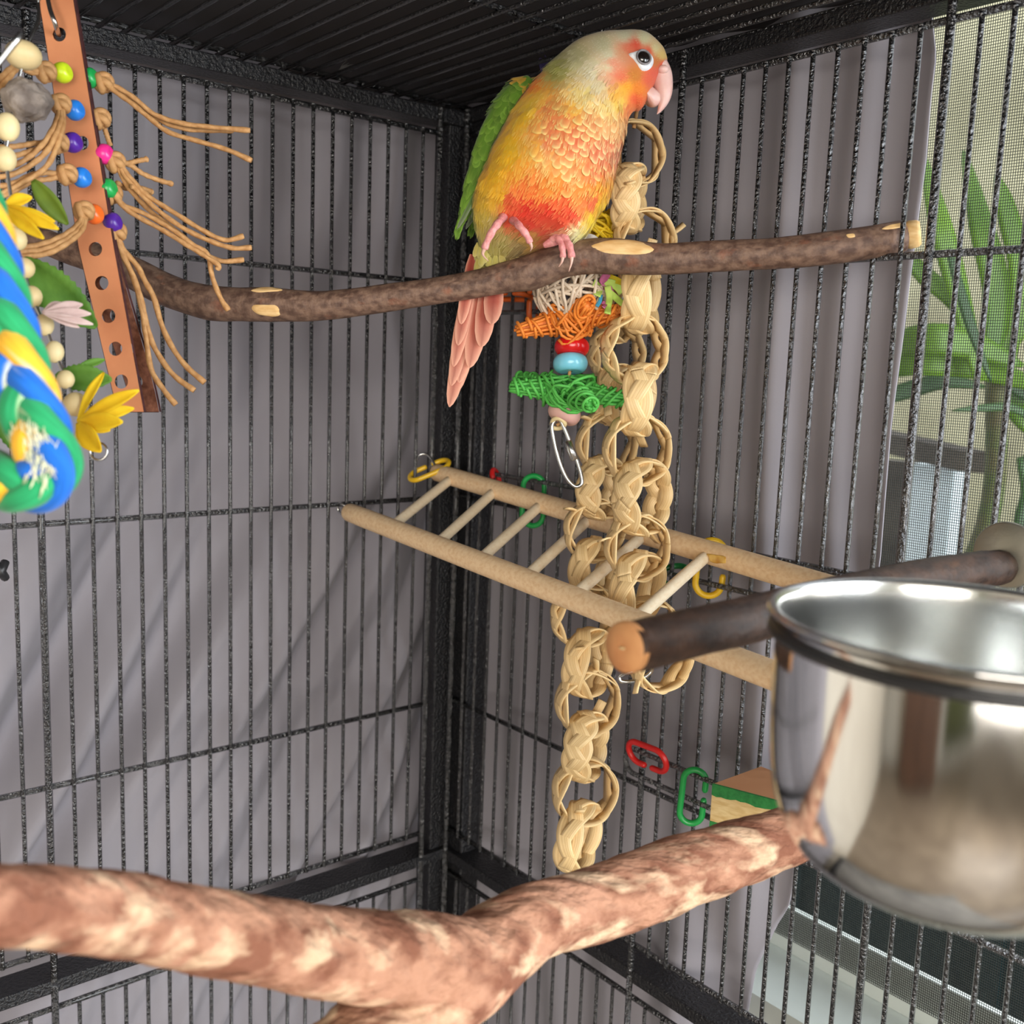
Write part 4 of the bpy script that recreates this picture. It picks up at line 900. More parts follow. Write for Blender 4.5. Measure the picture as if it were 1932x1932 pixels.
fr = MB(); rf = random.Random(4)
for j in range(170):
    i = rf.randrange(104, 136); a = rf.uniform(.2, 2.2); p = cen[i]+(math.cos(a)*n2[i]+math.sin(a)*n1[i])*.0082; d_ = nz(T_[i]*rf.choice((-1, 1))+n2[i]*rf.uniform(-.5, .5)+n1[i]*.08); l_ = rf.uniform(.003, .007)
    fr.tube([p, p+d_*l_*.5+n1[i]*.0004, p+d_*l_-n1[i]*.0004], [.00024, .0002, .0001], 5)
obj('frayed_fibres', fr, M_fray, rop)['kind'] = 'stuff'
up_ = cen[0]; mb = MB(); mb.tube(spl([cen[0], cen[0]+np.array([0, 0, .04]), np.array([cen[0][0]+.02, cen[0][1], 1.409])], 20), .0011, 8); obj('hanging_wire', mb, M_chrome, rop)
mb = MB(); mb.tube(spl([cen[-1], np.array([up_[0]+.02, up_[1], up_[2]+.05])], 20), .0011, 8); obj('hanging_wire', mb, M_chrome, rop)

# ================================================================== SMALL ODDS AND ENDS
tie = thing('black_tie', on_y(2, 1078, -.004), 'tiny black twist of cord tied on the wire wall at the far left', 'tie')
for a, b_ in (((-8, 1064), (10, 1090)), ((10, 1060), (-8, 1088))):
    mb = MB(); mb.tube(spl([on_y(*a, -.006), on_y(2, 1078, -.010), on_y(*b_, -.005)], 10), .0026, 8); obj('cord_end', mb, M_blackwire, tie)
rb = thing('purple_ribbon', on_z(1030, 116, 1.408), "small purple ribbon scrap sticking up behind the bird's shoulder", 'ribbon')
M_rib = mat('purple_ribbon_cloth', L(74, 58, 104), rough=.7, col2=L(52, 40, 78), nscale=200, transl=.2)
for a, b_, wd in (((1030, 138), (1018, 110), 10), ((1032, 138), (1050, 120), 10), ((1030, 120), (1028, 104), 2)): blade(a, b_, wd, .70, .69, M_rib, 'ribbon_loop', rb, .15)
ft = thing('loose_feather', on_y(650, 128, -.004), 'small grey down feather caught on the top beam', 'feather')
M_down = mat('grey_down', L(150, 148, 146), rough=.9, col2=L(128, 126, 124), nscale=300, transl=.3)
bp_ = on_y(640, 132, -.003)
for j in range(26):
    a = random.uniform(-.5, .9); l_ = random.uniform(.004, .011); d_ = nz(UR*math.cos(a)-UD*math.sin(a)*.6-UF*random.uniform(0, .5)); mb = MB(); mb.tube([bp_, bp_+d_*l_*.5+np.array([0, 0, .001]), bp_+d_*l_], [.0003, .00022, .0001], 5)
    if j == 0: acc = mb
    else: acc.add(np.concatenate(mb.v), mb.f)
obj('down_barbs', acc, M_down, ft)['kind'] = 'stuff'
# ================================================================== THE BIRD
DB = .566; kb = DB/F
bird = thing('bird', at(1060, 470, DB), 'small yellow, green and red parakeet with a cream head perched on the brown branch', 'bird')
# rings: centre x, y, in-plane direction, half width, depth half width, offset toward the viewer (m)
RG = [(932, 497, .80, .30, 8, 6, -.024), (938, 484, .88, .36, 34, 26, -.023), (950, 458, .92, .38, 58, 50, -.017), (970, 436, .95, .36, 84, 78, -.010), (993, 412, .95, .34, 106, 98, -.003), (1015, 380, .95, .31, 118, 108, 0), (1034, 340, .95, .30, 120, 110, .001), (1049, 300, .95, .28, 117, 108, .001), (1062, 262, .95, .30, 111, 102, .001), (1079, 224, .94, .34, 103, 92, 0), (1098, 190, .90, .42, 95, 80, 0),
      (1117, 163, .80, .58, 89, 70, 0), (1140, 144, .66, .75, 83, 64, 0), (1167, 134, .42, .90, 77, 61, 0), (1195, 132, .20, .98, 73, 58, 0), (1218, 124, .10, 1.0, 60, 51, 0), (1236, 115, .02, 1.0, 40, 40, 0), (1250, 113, -.02, 1.0, 22, 27, 0), (1258, 114, -.04, 1.0, 6, 8, 0)]
RA = np.array(RG, float); NR, NS = 84, 56
tt = np.linspace(0, len(RG)-1, NR)
Q = np.array([np.interp(tt, range(len(RG)), RA[:, i]) for i in range(7)]).T
for _ in range(3): Q[1:-1] = (Q[:-2]+2*Q[1:-1]+Q[2:])/4
dn = np.hypot(Q[:, 2], Q[:, 3]); Q[:, 2] /= dn; Q[:, 3] /= dn
def bpt(q, th):
    c = at(q[0], q[1], DB-q[6]); e1 = q[2]*UR+q[3]*UD
    return c+q[4]*kb*math.cos(th)*e1-q[5]*kb*math.sin(th)*UF
BP = np.array([[bpt(q, 2*PI*k/NS) for k in range(NS)] for q in Q])
# thigh swelling above the standing foot, slight cheek
for i in range(NR):
    for k in range(NS):
        x, y, d = proj(BP[i, k]); th = 2*PI*k/NS
        if math.sin(th) > -.3:
            g = math.exp(-((x-1082)/34)**2-((y-432)/30)**2); BP[i, k] += (-UF*.004+UD*.0042)*g
            g = math.exp(-((x-925)/30)**2-((y-425)/40)**2); BP[i, k] += -UF*.006*g
        p = BP[i, k]; nrm = nz(p-at(Q[i][0], Q[i][1], DB-Q[i][6])); BP[i, k] = p+nrm*.0011*nse(p, 70, 2)+nrm*.0006*nse(p, 200, 4)*(1 if i < 50 else .4)
ANCH = [  # x, y, centre colour, edge colour
 (1180, 66, (200, 194, 166), (222, 217, 192)), (1140, 84, (188, 182, 150), (214, 208, 180)), (1090, 108, (174, 168, 128), (200, 194, 152)), (1050, 126, (160, 160, 84), (196, 190, 112)), (1120, 128, (214, 206, 172), (230, 222, 196)), (1130, 158, (224, 210, 168), (236, 226, 192)), (1100, 180, (230, 208, 130), (240, 226, 168)), (1150, 130, (216, 208, 176), (230, 222, 198)), (1150, 105, (204, 198, 170), (224, 218, 194)),
 (1235, 92, (202, 192, 146), (216, 206, 168)), (1250, 106, (196, 168, 104), (206, 186, 130)), (1215, 72, (200, 196, 160), (216, 210, 184)), (1200, 84, (208, 78, 58), (218, 104, 78)), (1186, 92, (214, 110, 84), (222, 140, 110)), (1226, 96, (204, 74, 54), (210, 84, 62)), (1240, 116, (186, 108, 58), (196, 124, 66)), (1252, 122, (214, 78, 62), (220, 90, 70)), (1175, 100, (212, 150, 116), (220, 180, 150)),
 (1156, 118, (228, 142, 116), (234, 176, 150)), (1160, 138, (228, 128, 100), (234, 160, 130)), (1176, 146, (226, 116, 86), (232, 150, 110)), (1148, 140, (230, 170, 136), (236, 196, 160)), (1200, 142, (200, 126, 58), (214, 150, 70)), (1184, 162, (236, 160, 50), (242, 184, 76)), (1206, 166, (230, 132, 54), (236, 156, 70)), (1172, 172, (236, 176, 70), (240, 196, 100)), (1224, 150, (220, 100, 74), (226, 116, 88)), (1234, 138, (218, 96, 76), (226, 112, 90)), (1200, 188, (228, 100, 64), (234, 128, 80)), (1188, 204, (226, 122, 68), (232, 160, 100)), (1170, 194, (238, 202, 90), (242, 216, 130)), (1150, 200, (240, 216, 138), (244, 226, 165)),
 (1080, 210, (234, 180, 74), (242, 216, 112)), (1003, 160, (226, 124, 40), (236, 170, 60)), (1010, 185, (236, 190, 60), (242, 210, 90)), (1000, 200, (236, 196, 50), (242, 212, 84)), (1030, 205, (226, 138, 76), (242, 206, 110)), (1070, 222, (226, 140, 80), (243, 212, 130)), (1110, 236, (228, 150, 92), (244, 220, 150)), (1150, 240, (230, 180, 118), (242, 216, 160)), (1045, 232, (224, 130, 80), (242, 208, 128)), (1176, 236, (226, 170, 110), (238, 206, 150)),
 (1040, 262, (222, 128, 84), (241, 206, 140)), (1090, 266, (221, 116, 80), (242, 215, 150)), (1140, 282, (214, 112, 80), (240, 206, 152)), (1162, 288, (210, 122, 90), (230, 195, 145)), (1010, 240, (230, 160, 80), (242, 206, 110)), (985, 220, (238, 192, 40), (242, 206, 70)),
 (1030, 300, (229, 164, 90), (241, 210, 122)), (1080, 310, (229, 156, 90), (241, 216, 142)), (1130, 320, (218, 118, 78), (238, 196, 122)), (1146, 350, (228, 150, 50), (238, 196, 62)), (1000, 280, (235, 176, 70), (241, 204, 100)),
 (960, 270, (238, 190, 30), (240, 204, 66)), (930, 320, (237, 186, 34), (240, 200, 60)), (905, 370, (236, 190, 44), (240, 202, 80)), (940, 360, (236, 176, 44), (240, 196, 76)), (975, 320, (233, 156, 52), (240, 190, 80)), (990, 342, (228, 116, 54), (236, 160, 80)), (960, 300, (238, 186, 34), (241, 202, 62)),
 (1040, 350, (229, 140, 54), (236, 178, 90)), (1090, 360, (225, 134, 60), (236, 180, 100)), (1122, 380, (222, 90, 58), (230, 140, 88)), (974, 372, (224, 80, 52), (230, 116, 70)), (1000, 392, (222, 56, 42), (226, 76, 56)), (1040, 400, (222, 58, 42), (226, 80, 58)), (1080, 405, (222, 66, 46), (228, 96, 66)), (1030, 432, (222, 74, 48), (230, 126, 84)), (1000, 424, (222, 62, 46), (228, 100, 70)), (965, 408, (222, 72, 52), (228, 110, 74)), (1064, 380, (224, 90, 50), (230, 130, 76)), (1010, 360, (226, 110, 50), (234, 156, 76)), (1060, 424, (222, 70, 48), (228, 106, 70)),
 (1137, 385, (239, 200, 38), (242, 210, 70)), (1126, 414, (236, 206, 50), (240, 214, 90)), (1086, 440, (228, 218, 166), (236, 228, 190)), (1104, 446, (230, 220, 136), (238, 228, 166)), (1070, 448, (226, 214, 166), (236, 226, 190)),
 (905, 408, (226, 198, 72), (236, 212, 110)), (900, 442, (214, 194, 110), (226, 210, 140)), (930, 424, (214, 188, 108), (226, 206, 140)), (950, 460, (178, 162, 92), (200, 186, 120)), (980, 468, (162, 138, 92), (190, 168, 116)), (930, 486, (188, 178, 98), (206, 198, 126)), (1000, 448, (202, 160, 80), (220, 180, 104)), (910, 470, (196, 184, 104), (214, 204, 136))]
AX = np.array([(a[0], a[1]) for a in ANCH], float); AC = np.array([lin(a[2]) for a in ANCH])*np.array([1.03, 1.02, .93]); AE = np.array([lin(a[3]) for a in ANCH])
BACKC, BACKE = lin((92, 134, 44)), lin((122, 156, 62))
def plum(px, py, back):
    w_ = 1.0/(((AX[:, 0]-px)**2+(AX[:, 1]-py)**2)+30.0)**2.0; w_ /= w_.sum()
    c, e = w_ @ AC, w_ @ AE
    return c*(1-back)+BACKC*back, e*(1-back)+BACKE*back
def backness(q, th):
    b_ = -(math.cos(th)*.80+math.sin(th)*.60); zone = sm(1105, 1050, q[0])*sm(925, 960, q[0])
    return sm(.50, .78, b_)*zone
mbb = MB(); cols = []
for i in range(NR):
    for k in range(NS):
        x, y, d = proj(BP[i, k]); cols.append(plum(x, y, backness(Q[i], 2*PI*k/NS))[0])
F_ = [((i+1)*NS+k, (i+1)*NS+(k+1) % NS, i*NS+(k+1) % NS, i*NS+k) for i in range(NR-1) for k in range(NS)]
F_ += [tuple(range(NS)), tuple((NR-1)*NS+k for k in range(NS-1, -1, -1))]
mbb.add(BP.reshape(-1, 3), F_, None, np.array(cols)); obj('body', mbb, M_feather, bird)
bvBody = bvh_of(mbb)
# contour feathers laid over the body, each with its own shaft, vane and pale fringe
EYE = (1213, 110)
def feather(mb, root, dr, n, ln, wd, c, e, lift=.10, cup=.12, rows=(0, .35, .68, .9, 1.0), wds=(.45, .95, 1.0, .66, .12), shaft=None, sharp=False):
    s = nz(np.cross(n, dr)); V = []; C_ = []
    for t, w_ in zip(rows, wds):
        p = root+dr*ln*t+n*(ln*lift*t+.0002)
        g = max(0, (t-.55)/.45)
        for j in (-1, -.5, 0, .5, 1):
            V.append(p+s*wd*.5*w_*j-n*wd*cup*abs(j)**2*w_)
            f = min(1, abs(j)**3*.8+max(0, (t-.66)/.34)) if sharp else min(1, (abs(j)**3)*.75+g**1.4*.75); cc = c*(1-f)+e*f
            if shaft is not None and j == 0: cc = cc*.6+shaft*.4
            C_.append(cc)
    F_ = [(i*5+j, i*5+j+1, i*5+j+6, i*5+j+5) for i in range(len(rows)-1) for j in range(4)]
    mb.add(V, F_, None, np.array(C_))
def tuft(mb, root, dr, n, ln, wd, c, e, lift, rs, ns=5):
    """a soft body feather: vane split into strands that fray at the tip"""
    s = nz(np.cross(n, dr)); V = []; C_ = []; F_ = []
    for j in range(ns):
        u = (j-(ns-1)/2)/((ns-1)/2); l_ = ln*(1-.26*abs(u)**1.6)*rs.uniform(.9, 1.1); fan = u*.5*wd; hw = wd/ns*.62
        sp_ = rs.uniform(-.16, .16)*wd
        for t, w_, x_ in ((0, .7, .55), (.4, 1.0, .9), (.75, .9, 1.0), (1.0, .22, 1.05)):
            p = root+dr*l_*t+s*(fan*x_+sp_*t*t)+n*(ln*lift*t+.0002-wd*.10*u*u)
            g = max(0, (t-.66)/.34); f = min(1, .62*abs(u)**2.2+.95*g); cc = c*(1-f)+e*f
            V += [p-s*hw*w_, p+s*hw*w_]; C_ += [cc, cc]
        b = j*8
        for i in range(3): F_.append((b+i*2, b+i*2+1, b+i*2+3, b+i*2+2))
    mb.add(V, F_, None, np.array(C_))
plm = MB(); rs = random.Random(11)
Tn = np.gradient(BP, axis=0)
CB = np.array([at(q[0], q[1], DB-q[6]) for q in Q]); dist = np.concatenate([[0], np.cumsum(np.linalg.norm(np.diff(CB, axis=0), axis=1))])/kb
sr = 10.0; row = 0
while sr < dist[-1]-3:
    fi = float(np.interp(sr, dist, range(NR))); i = min(int(fi), NR-2); u = fi-i; q = Q[i]*(1-u)+Q[i+1]*u; row += 1
    head = sm(1105, 1150, q[0]); pitch = 15.0*(1-head)+5.0*head
    nf = max(5, int(2*PI*math.sqrt((q[4]**2+q[5]**2)/2)/pitch))
    for j in range(nf):
        th = (j+.5*(row % 2)+rs.uniform(-.22, .22))/nf*2*PI; a = (th/(2*PI)*NS) % NS; k = int(a) % NS; k2 = (k+1) % NS; f = a-int(a)
        uu = min(max(u+rs.uniform(-.25, .25), -.5), 1.5)
        p = (BP[i, k]*(1-f)+BP[i, k2]*f)*(1-uu)+(BP[i+1, k]*(1-f)+BP[i+1, k2]*f)*uu
        tdir = -nz(Tn[i, k]); cdir = BP[i, k2]-BP[i, k]; n = nz(np.cross(tdir, cdir))
        if np.dot(n, p-BP[i].mean(0)) < 0: n = -n
        px, py, _ = proj(p)
        if np.dot(n, -UF) > -.2:
            if (px-EYE[0])**2+(py-EYE[1])**2 < 27**2 or (abs(py-103) < 7 and 1180 < px < 1200): continue
            if px > 1254: continue
        if head > .5 and px > 1250: continue
        c, e = plum(px, py, backness(q, th))
        v = rs.uniform(.90, 1.06); c = c*v; e = e*rs.uniform(.95, 1.05)
        br = math.exp(-((px-1090)/75)**2-((py-265)/70)**2); c = c*(1-.55*br)+lin((210, 88, 56))*.55*br; e = e*(1-.5*br)+lin((246, 218, 146))*.5*br
        low = sm(400, 440, py)
        ln = ((26 if head < .5 else 12)*(1-head*.3)+9*low)*rs.uniform(.88, 1.12)*kb; wd = ((19.0-4*low)*(1-head)+6.2*head)*rs.uniform(.9, 1.1)*kb
        sd = nz(np.cross(n, tdir)); dr = nz(tdir+sd*rs.uniform(-.14, .14))
        if rs.random() < .95*br-.10: feather(plm, p-dr*ln*.3-n*.0002, dr, n, ln*1.05, wd*1.02, c, e, rs.uniform(.05, .09), .10, rows=(0, .4, .74, .86, .95, 1.0), wds=(.5, .95, 1.0, .86, .5, .1), sharp=True); continue
        tuft(plm, p-dr*ln*.3-n*.0003, dr, n, ln*1.08, wd, c, e, rs.uniform(.05, .10)*(1-.3*head), rs, 7 if head < .5 else 3)
    sr += 13.0*(1-head)+3.6*head
po = obj('plumage', plm, M_feather, bird); po['kind'] = 'stuff'
# wings
def wing(side):
    wr = [(1000, 150, 10, 20), (988, 163, 22, 36), (960, 200, 30, 54), (936, 246, 28, 60), (914, 290, 22, 56), (898, 332, 17, 46), (886, 370, 12, 32), (876, 402, 7, 20), (869, 420, 2, 4)]
    A_ = np.array(wr, float); n = 34; W_ = np.array([np.interp(np.linspace(0, 8, n), range(9), A_[:, i]) for i in range(4)]).T
    for _ in range(2): W_[1:-1] = (W_[:-2]+2*W_[1:-1]+W_[2:])/4
    ds = np.gradient(W_[:, :2], axis=0); mb = MB(); V = []; NSW = 24
    for i in range(n):
        d2 = ds[i]/np.linalg.norm(ds[i]); e1 = d2[1]*UR*-1+d2[0]*UD; off = -.010 if side == 0 else -.043
        sgn = 1 if side == 0 else -1
        c = at(W_[i, 0]+(0 if side == 0 else 26), W_[i, 1], DB-off)
        for k in range(NSW):
            t = 2*PI*k/NSW; V.append(c+W_[i, 2]*kb*math.cos(t)*e1-W_[i, 3]*kb*math.sin(t)*UF*.55)
    V = np.array(V); g1, g2 = lin((98, 138, 44)), lin((74, 110, 34))
    F_ = [(i*NSW+k, i*NSW+(k+1) % NSW, (i+1)*NSW+(k+1) % NSW, (i+1)*NSW+k) for i in range(n-1) for k in range(NSW)]+[tuple(range(NSW-1, -1, -1)), tuple((n-1)*NSW+k for k in range(NSW))]
    mb.add(V, F_, None, g1); wo = obj('wing', mb, M_feather, bird); VV = V.reshape(n, NSW, 3)
    cv = MB(); rw = random.Random(5+side); T_ = np.gradient(VV, axis=0)
    for i in range(1, n-2):
        nf = 15 if i < 22 else 8
        for j in range(nf):
            k = rw.randrange(NSW); p = VV[i, k]+(VV[i+1, k]-VV[i, k])*rw.random(); tdir = nz(T_[i, k]); nrm = nz(p-VV[i].mean(0)); nrm = nz(nrm-tdir*np.dot(nrm, tdir))
            v = rw.uniform(.8, 1.25); sh = rw.random(); c = (lin((104, 146, 46))*sh+lin((84, 122, 40))*(1-sh))*v; e = lin((124, 160, 62))*v
            if i < 4 and rw.random() < .5: c = lin((190, 150, 50)); e = lin((220, 180, 70))
            feather(cv, p-nrm*.0002, nz(tdir+np.cross(nrm, tdir)*rw.uniform(-.12, .12)), nrm, (24 if i < 18 else 40)*kb, (15 if i < 18 else 10)*kb, c, e, .05)
    obj('covert_feathers', cv, M_feather, wo)['kind'] = 'stuff'
    for j in range(8):        # folded flight feathers, one blade each
        fm = MB(); t = j/7; o_ = -.010 if side == 0 else -.043; sx = 0 if side == 0 else 26
        x0, y0 = 930-10*t+22*(1-t), 262+24*t; x1, y1 = 863+t*12+sx*.4, 432-58*t+6*math.sin(j)
        r0 = at(x0+sx, y0, DB-o_-(.010-.018*t)); r1 = at(x1+sx*.2, y1, DB-o_-(.003-.012*t)); dr = nz(r1-r0); ln = np.linalg.norm(r1-r0)
        nrm = nz(-UF-.7*UR*(1 if side == 0 else -1)); nrm = nz(nrm-dr*np.dot(nrm, dr)); v = .92+.16*(j % 2)
        feather(fm, r0, dr, nrm, ln, 15*kb, lin((100, 144, 40))*v, lin((128, 158, 70))*v if j else lin((150, 156, 140)), .0, .08, rows=(0, .2, .45, .7, .88, .96, 1), wds=(.5, .9, 1, .95, .75, .5, .1), shaft=lin((70, 96, 40)))
        obj('flight_feather', fm, M_feather, wo)
wing(0); wing(1)
# tail: long stepped feathers
tl_root = bird
TF = [(.0, 912, 486, 848, 768, 21), (.0012, 918, 486, 866, 722, 22), (.0016, 904, 486, 852, 728, 19), (.0024, 926, 486, 886, 694, 23), (.0024, 898, 484, 856, 692, 17), (.0036, 930, 490, 908, 655, 23), (.0036, 896, 484, 864, 652, 16), (.0048, 936, 494, 928, 612, 22), (.0048, 892, 480, 870, 612, 14), (-.0014, 910, 486, 858, 744, 24)]
for j, (o_, x0, y0, x1, y1, wd) in enumerate(sorted(TF)):
    fm = MB(); r0 = at(x0, y0, DB+.030-o_); r1 = at(x1, y1, DB+.020-o_); dr = nz(r1-r0); ln = np.linalg.norm(r1-r0); nrm = nz(-UF-.10*UR); nrm = nz(nrm-dr*np.dot(nrm, dr)); v = .92+.05*(j % 3)
    feather(fm, r0, dr, nrm, ln, wd*1.75*kb, lin((170, 66, 52))*v, lin((234, 176, 150))*v, .0, .06, rows=(0, .15, .4, .65, .82, .92, .975, 1), wds=(.5, .8, .95, 1, .86, .62, .34, .06), shaft=lin((120, 62, 58)))
    obj('tail_feather', fm, M_feather, bird)
# undertail coverts
uc = MB(); ru = random.Random(3)
for j in range(90):
    x = ru.uniform(900, 985); y = ru.uniform(455, 500); r0 = at(x, y, DB+.016+.010*ru.random()); dr = nz(.1*UR*-1+UD*.95-.1*UF); n = nz(-UF+.3*UD*-1+.4*UR*(x-940)/50); n = nz(n-dr*np.dot(n, dr)); c, e = plum(x, y, 0); v = ru.uniform(.85, 1.1)
    feather(uc, r0, nz(dr+UR*ru.uniform(-.2, .15)), n, ru.uniform(24, 40)*kb, 13*kb, c*v, e*v, .06)
obj('undertail_coverts', uc, M_feather, bird)['kind'] = 'stuff'
# beak
def loft(rows, m_, nm, parent, seg=24, sub=6, d=DB):
    A_ = np.array(rows, float); n = (len(rows)-1)*sub+1; Q_ = np.array([spl([(v, 0, 0) for v in A_[:, i]], n)[:, 0] for i in range(A_.shape[1])]).T
    V = []
    for q in Q_:
        l_ = math.hypot(q[2], q[3]); e1 = q[2]/l_*UR+q[3]/l_*UD; c = at(q[0], q[1], d-q[6] if len(q) > 6 else d)
        for k in range(seg): t = 2*PI*k/seg; V.append(c+max(q[4], .3)*kb*math.cos(t)*e1-max(q[5], .3)*kb*math.sin(t)*UF)
    F_ = [(i*seg+k, i*seg+(k+1) % seg, (i+1)*seg+(k+1) % seg, (i+1)*seg+k) for i in range(n-1) for k in range(seg)]+[tuple(range(seg-1, -1, -1)), tuple((n-1)*seg+k for k in range(seg))]
    mb = MB(); mb.add(V, F_); return obj(nm, mb, m_, parent), mb
ub, ubm = loft([(1244, 128, .62, -.62, 19, 22), (1248, 141, .84, -.44, 20, 21), (1250, 155, .97, -.10, 19.5, 19), (1252, 169, 1, .10, 17, 16.5), (1252.5, 183, .97, .22, 13, 13), (1250, 196, .93, .36, 8.5, 9), (1244.5, 208, .88, .48, 4.2, 5), (1239.5, 215.5, .85, .5, .6, .8)], M_beak, 'upper_beak', bird)
loft([(1212, 178, .62, .79, 28, 25), (1221, 179, .50, .87, 26, 23), (1230, 180, .42, .91, 22, 19), (1239, 181, .42, .91, 15, 14), (1247, 181, .42, .91, 4, 5)], M_beak, 'lower_beak', bird)
mb = MB(); mb.ball(at(1251, 131, DB-.0215*.27), 11*kb, 9*kb, 8*kb, np.array([UR, UF, UD]), 14); cr = obj('cere', mb, M_beak, bird)
bvU = bvh_of(ubm); h, n_ = hit(bvU, 1257, 134)
if h is not None:
    mb = MB(); u_ = nz(np.cross(n_, UD)); mb.ball(h, 2.6*kb, 3.4*kb, 1.2*kb, np.array([u_, np.cross(n_, u_), n_]), 12); obj('nostril', mb, M_nostril, cr)
# eye
eyep, eyen = hit(bvBody, *EYE); eyen = nz(eyen-.0*UF)
if np.dot(eyen, UF) > 0: eyen = -eyen
ep_ = patch(bvBody, np.array([(1183, 101), (1196, 96), (1208, 92), (1220, 94), (1230, 103), (1235, 115), (1232, 128), (1222, 136), (1210, 135), (1202, 124), (1194, 113)]), .0011)
obj('eye_skin', ep_, M_eyeskin, bird)
eu = nz(np.cross(eyen, UD)); ev = np.cross(eyen, eu)
mb = MB(); c = eyep+eyen*.0013; mb.tube([c+13.4*kb*(eu*math.cos(a)+ev*math.sin(a)) for a in np.linspace(0, 2*PI, 40, endpoint=False)], 1.9*kb, 10, closed=True); obj('eye_rim', mb, M_eyering, bird)
mb = MB(); mb.ball(eyep+eyen*.0002, 13.0*kb, 13.0*kb, 8.5*kb, np.array([eu, ev, eyen]), 28); obj('eye', mb, M_eye, bird)
mb = MB(); hw_ = bpt(Q[68], -PI/2); e2 = hit(bvBody, *EYE)[0]+UF*.0; far_ = at(*EYE, DB+(DB-proj(eyep)[2]))
mb.ball(far_, 12*kb, 12*kb, 9*kb, np.array([eu, ev, -eyen]), 20); obj('eye', mb, M_eye, bird)
# feet
def toe(pts, r0, r1, claw):
    W_ = [at(x, y, DB-o) for x, y, o in pts]; q = spl(W_, 22); rr = np.linspace(r0, r1, 22)*kb*(1+.10*np.sin(np.linspace(0, 22, 22)))
    mb = MB(); mb.tube(q, rr, 12); o_ = obj('toe', mb, M_skin, foot)
    qc = spl([q[-1]-(q[-1]-q[-3])*.5]+[at(x, y, DB-o) for x, y, o in claw], 14); mb = MB(); mb.tube(qc, np.linspace(r1*.72, .4, 14)*kb, 10); obj('claw', mb, M_claw, o_)
foot = bpy.data.objects.new('foot', None); COLL.objects.link(foot); foot.parent = bird; foot.matrix_parent_inverse = WM[bird.name].inverted(); foot.matrix_basis = Matrix.Translation(Vector(at(1060, 455, DB))); WM[foot.name] = foot.matrix_basis.copy()
mb = MB(); mb.tube(spl([at(1088, 420, DB-.006), at(1076, 440, DB-.004), at(1058, 450, DB-.006), at(1038, 458, DB-.007), at(1026, 464, DB-.006)], 20), np.interp(np.linspace(0, 1, 20), [0, .4, .7, 1], [9, 9, 9, 5])*kb, 14); obj('shank', mb, M_skin, foot)
toe([(1046, 451, .007), (1060, 445, .010), (1070, 456, .0125), (1076, 470, .0145), (1079, 486, .0148)], 8.5, 6.2, [(1078, 496, .0150), (1073, 513, .0140)])
toe([(1040, 454, .007), (1052, 450, .010), (1059, 460, .0125), (1062, 474, .0140), (1062, 486, .0142)], 7.5, 5.6, [(1060, 494, .0146), (1054, 504, .0138)])
toe([(1040, 456, .004), (1050, 452, .0), (1056, 456, -.004), (1058, 466, -.010)], 7, 5, [(1058, 474, -.012), (1056, 482, -.012)])
foot = bpy.data.objects.new('foot', None); COLL.objects.link(foot); foot.parent = bird; foot.matrix_parent_inverse = WM[bird.name].inverted(); foot.matrix_basis = Matrix.Translation(Vector(at(950, 420, DB-.02))); WM[foot.name] = foot.matrix_basis.copy()
mb = MB(); mb.tube(spl([at(985, 400, DB-.000), at(970, 408, DB-.006), at(956, 412, DB-.010)], 14), np.linspace(8, 7.4, 14)*kb, 12); obj('shank', mb, M_skin, foot)
toe([(953, 406, .010), (943, 417, .021), (936, 426, .026), (928, 438, .026), (919, 456, .024), (914, 470, .023)], 7.6, 6.2, [(911, 480, .022), (922, 493, .018)])
toe([(966, 414, .010), (974, 420, .020), (980, 427, .026), (988, 436, .027), (996, 448, .025), (1000, 458, .024)], 7.4, 5.8, [(1003, 466, .023), (1000, 475, .020)])

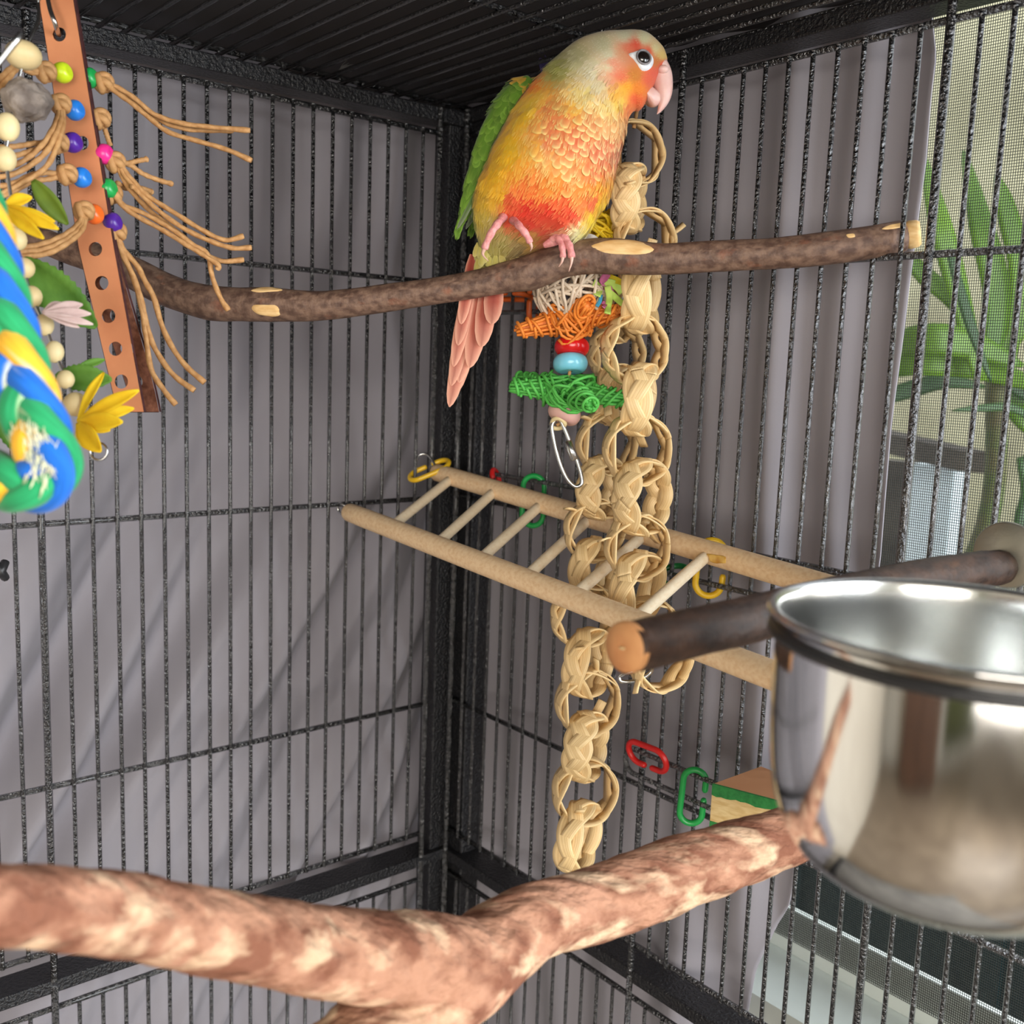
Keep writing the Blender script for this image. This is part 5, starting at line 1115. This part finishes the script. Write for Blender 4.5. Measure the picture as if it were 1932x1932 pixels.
# ================================================================== GARDEN SEEN THROUGH THE SCREEN
M_strap = mat('strap_leaf', L(116, 156, 36), rough=.45, col2=L(66, 106, 22), nscale=6, transl=.35)
M_strapd = mat('dark_strap_leaf', L(58, 96, 36), rough=.5, col2=L(40, 74, 28), nscale=6, transl=.25)
pb = np.array([1.0, .02, .62])
plant = thing('strap_leaf_plant', pb, 'bright green strap-leaved garden plant seen through the window screen', 'plant')
def sleaf(pts, wd, d, m_, tilt=0):
    q = spl([at(x, y, d+o) for x, y, o in pts], 16); k = d/F; n = 16; nr = np.array([nz(-UF+tilt*UD)]*n)
    w_ = wd*k*np.array([max(math.sin(PI*(.12+.86*t))**.7, .08) for t in np.linspace(0, 1, n)]); mb = MB(); mb.ribbon(q, nr, w_, .0015); obj('leaf', mb, m_, plant)
for pts, wd, m_ in (([(1850, 720, 0), (1800, 520, 0), (1768, 400, 0), (1742, 290, .05)], 46, M_strap), ([(1860, 720, .05), (1880, 560, .05), (1850, 420, .05), (1818, 285, .1)], 56, M_strap), ([(1900, 700, .1), (1925, 520, .1), (1900, 400, .1), (1880, 330, .1)], 50, M_strap), ([(1650, 664, .05), (1740, 640, 0), (1830, 650, 0), (1930, 690, 0)], 60, M_strap), ([(1640, 700, .05), (1740, 680, .02), (1840, 690, .02), (1990, 740, 0)], 60, M_strap), ([(1790, 470, -.05), (1815, 560, -.05), (1840, 640, -.05), (1870, 720, -.05)], 20, M_strapd), ([(1960, 540, .1), (1935, 600, .1), (1900, 650, .1), (1868, 700, .1)], 44, M_strap), ([(1990, 760, .1), (1930, 740, .1), (1890, 700, .1), (1850, 610, .1)], 30, M_strapd), ([(1960, 800, 0), (1910, 770, 0), (1850, 770, 0), (1795, 775, 0)], 16, M_strapd), ([(1960, 820, .1), (1930, 780, .1), (1900, 740, .12), (1880, 690, .12)], 60, M_strap), ([(2100, 760, 0), (2060, 600, 0), (2020, 480, 0), (1985, 380, 0)], 56, M_strap), ([(2160, 720, .1), (2140, 560, .1), (2150, 420, .1), (2110, 300, .1)], 56, M_strap), ([(1640, 760, .2), (1700, 740, .2), (1780, 720, .2), (1860, 730, .2)], 40, M_strapd), ([(1930, 860, .2), (1950, 930, .2), (1935, 1000, .2), (1960, 1080, .2)], 60, M_strapd), ([(1700, 470, .1), (1745, 520, .1), (1790, 560, .1), (1850, 640, .1)], 40, M_strap)): sleaf(pts, wd, 1.05, m_)
M_stem = mat('plant_stem', L(74, 92, 40), rough=.7, col2=L(90, 84, 50), nscale=30)
mb = MB(); q0 = at(1880, 700, 1.08); mb.tube(spl([q0, q0+np.array([.02, 0, -.15]), q0+np.array([0, .03, -.35]), np.array([q0[0], q0[1]+.02, .40])], 20), .012, 8); obj('stem', mb, M_stem, plant)
M_rail = mat('brown_rail', L(84, 76, 66), rough=.7, col2=L(66, 58, 50), nscale=20); M_post = mat('white_post', L(224, 236, 240), rough=.5, col2=L(206, 220, 226), nscale=9)
ra, rb_ = at(1600, 815, 1.5), at(1840, 872, 1.35); gr = thing('garden_railing', (ra+rb_)/2, 'white garden post under a dark brown rail, seen through the window screen', 'railing')
mb = MB(); ax_ = (rb_-ra)/2; mb.obox((ra+rb_)/2, ax_, np.array([.006, -.02, 0]), np.array([0, 0, .014])); obj('rail', mb, M_rail, gr, False)
pc = at(1772, 878, 1.43); mb = MB(); mb.box((pc[0]-.02, pc[1]-.032, 0), (pc[0]+.02, pc[1]+.032, pc[2])); obj('post', mb, M_post, gr, False)
pc = at(1705, 870, 1.5); mb = MB(); mb.box((pc[0]-.02, pc[1]-.03, 0), (pc[0]+.02, pc[1]+.03, pc[2])); obj('post', mb, M_rail, gr, False)
M_bin = mat('dark_teal_plastic', L(26, 50, 52), rough=.35, col2=L(20, 40, 44), nscale=5)
bn = thing('planter_box', (.60, -.5, 0), 'large dark teal planter box standing outside, low behind the window screen', 'planter')
mb = MB(); mb.box((.42, -1.5, 0), (.80, .6, .88)); mb.box((.40, -1.5, .86), (.82, .6, .90)); obj('box_body', mb, M_bin, bn, False)
for y in (-.75, -.52, -.30, -.08, .14): mb = MB(); mb.box((.412, y-.012, .02), (.420, y+.012, .86)); obj('rib', mb, M_bin, bn, False)
M_soil = mat('potting_soil', L(60, 46, 36), rough=1, col2=L(40, 32, 26), nscale=60)
mb = MB(); mb.box((.44, -1.46, .88), (.78, .56, .905)); obj('soil', mb, M_soil, bn, False)
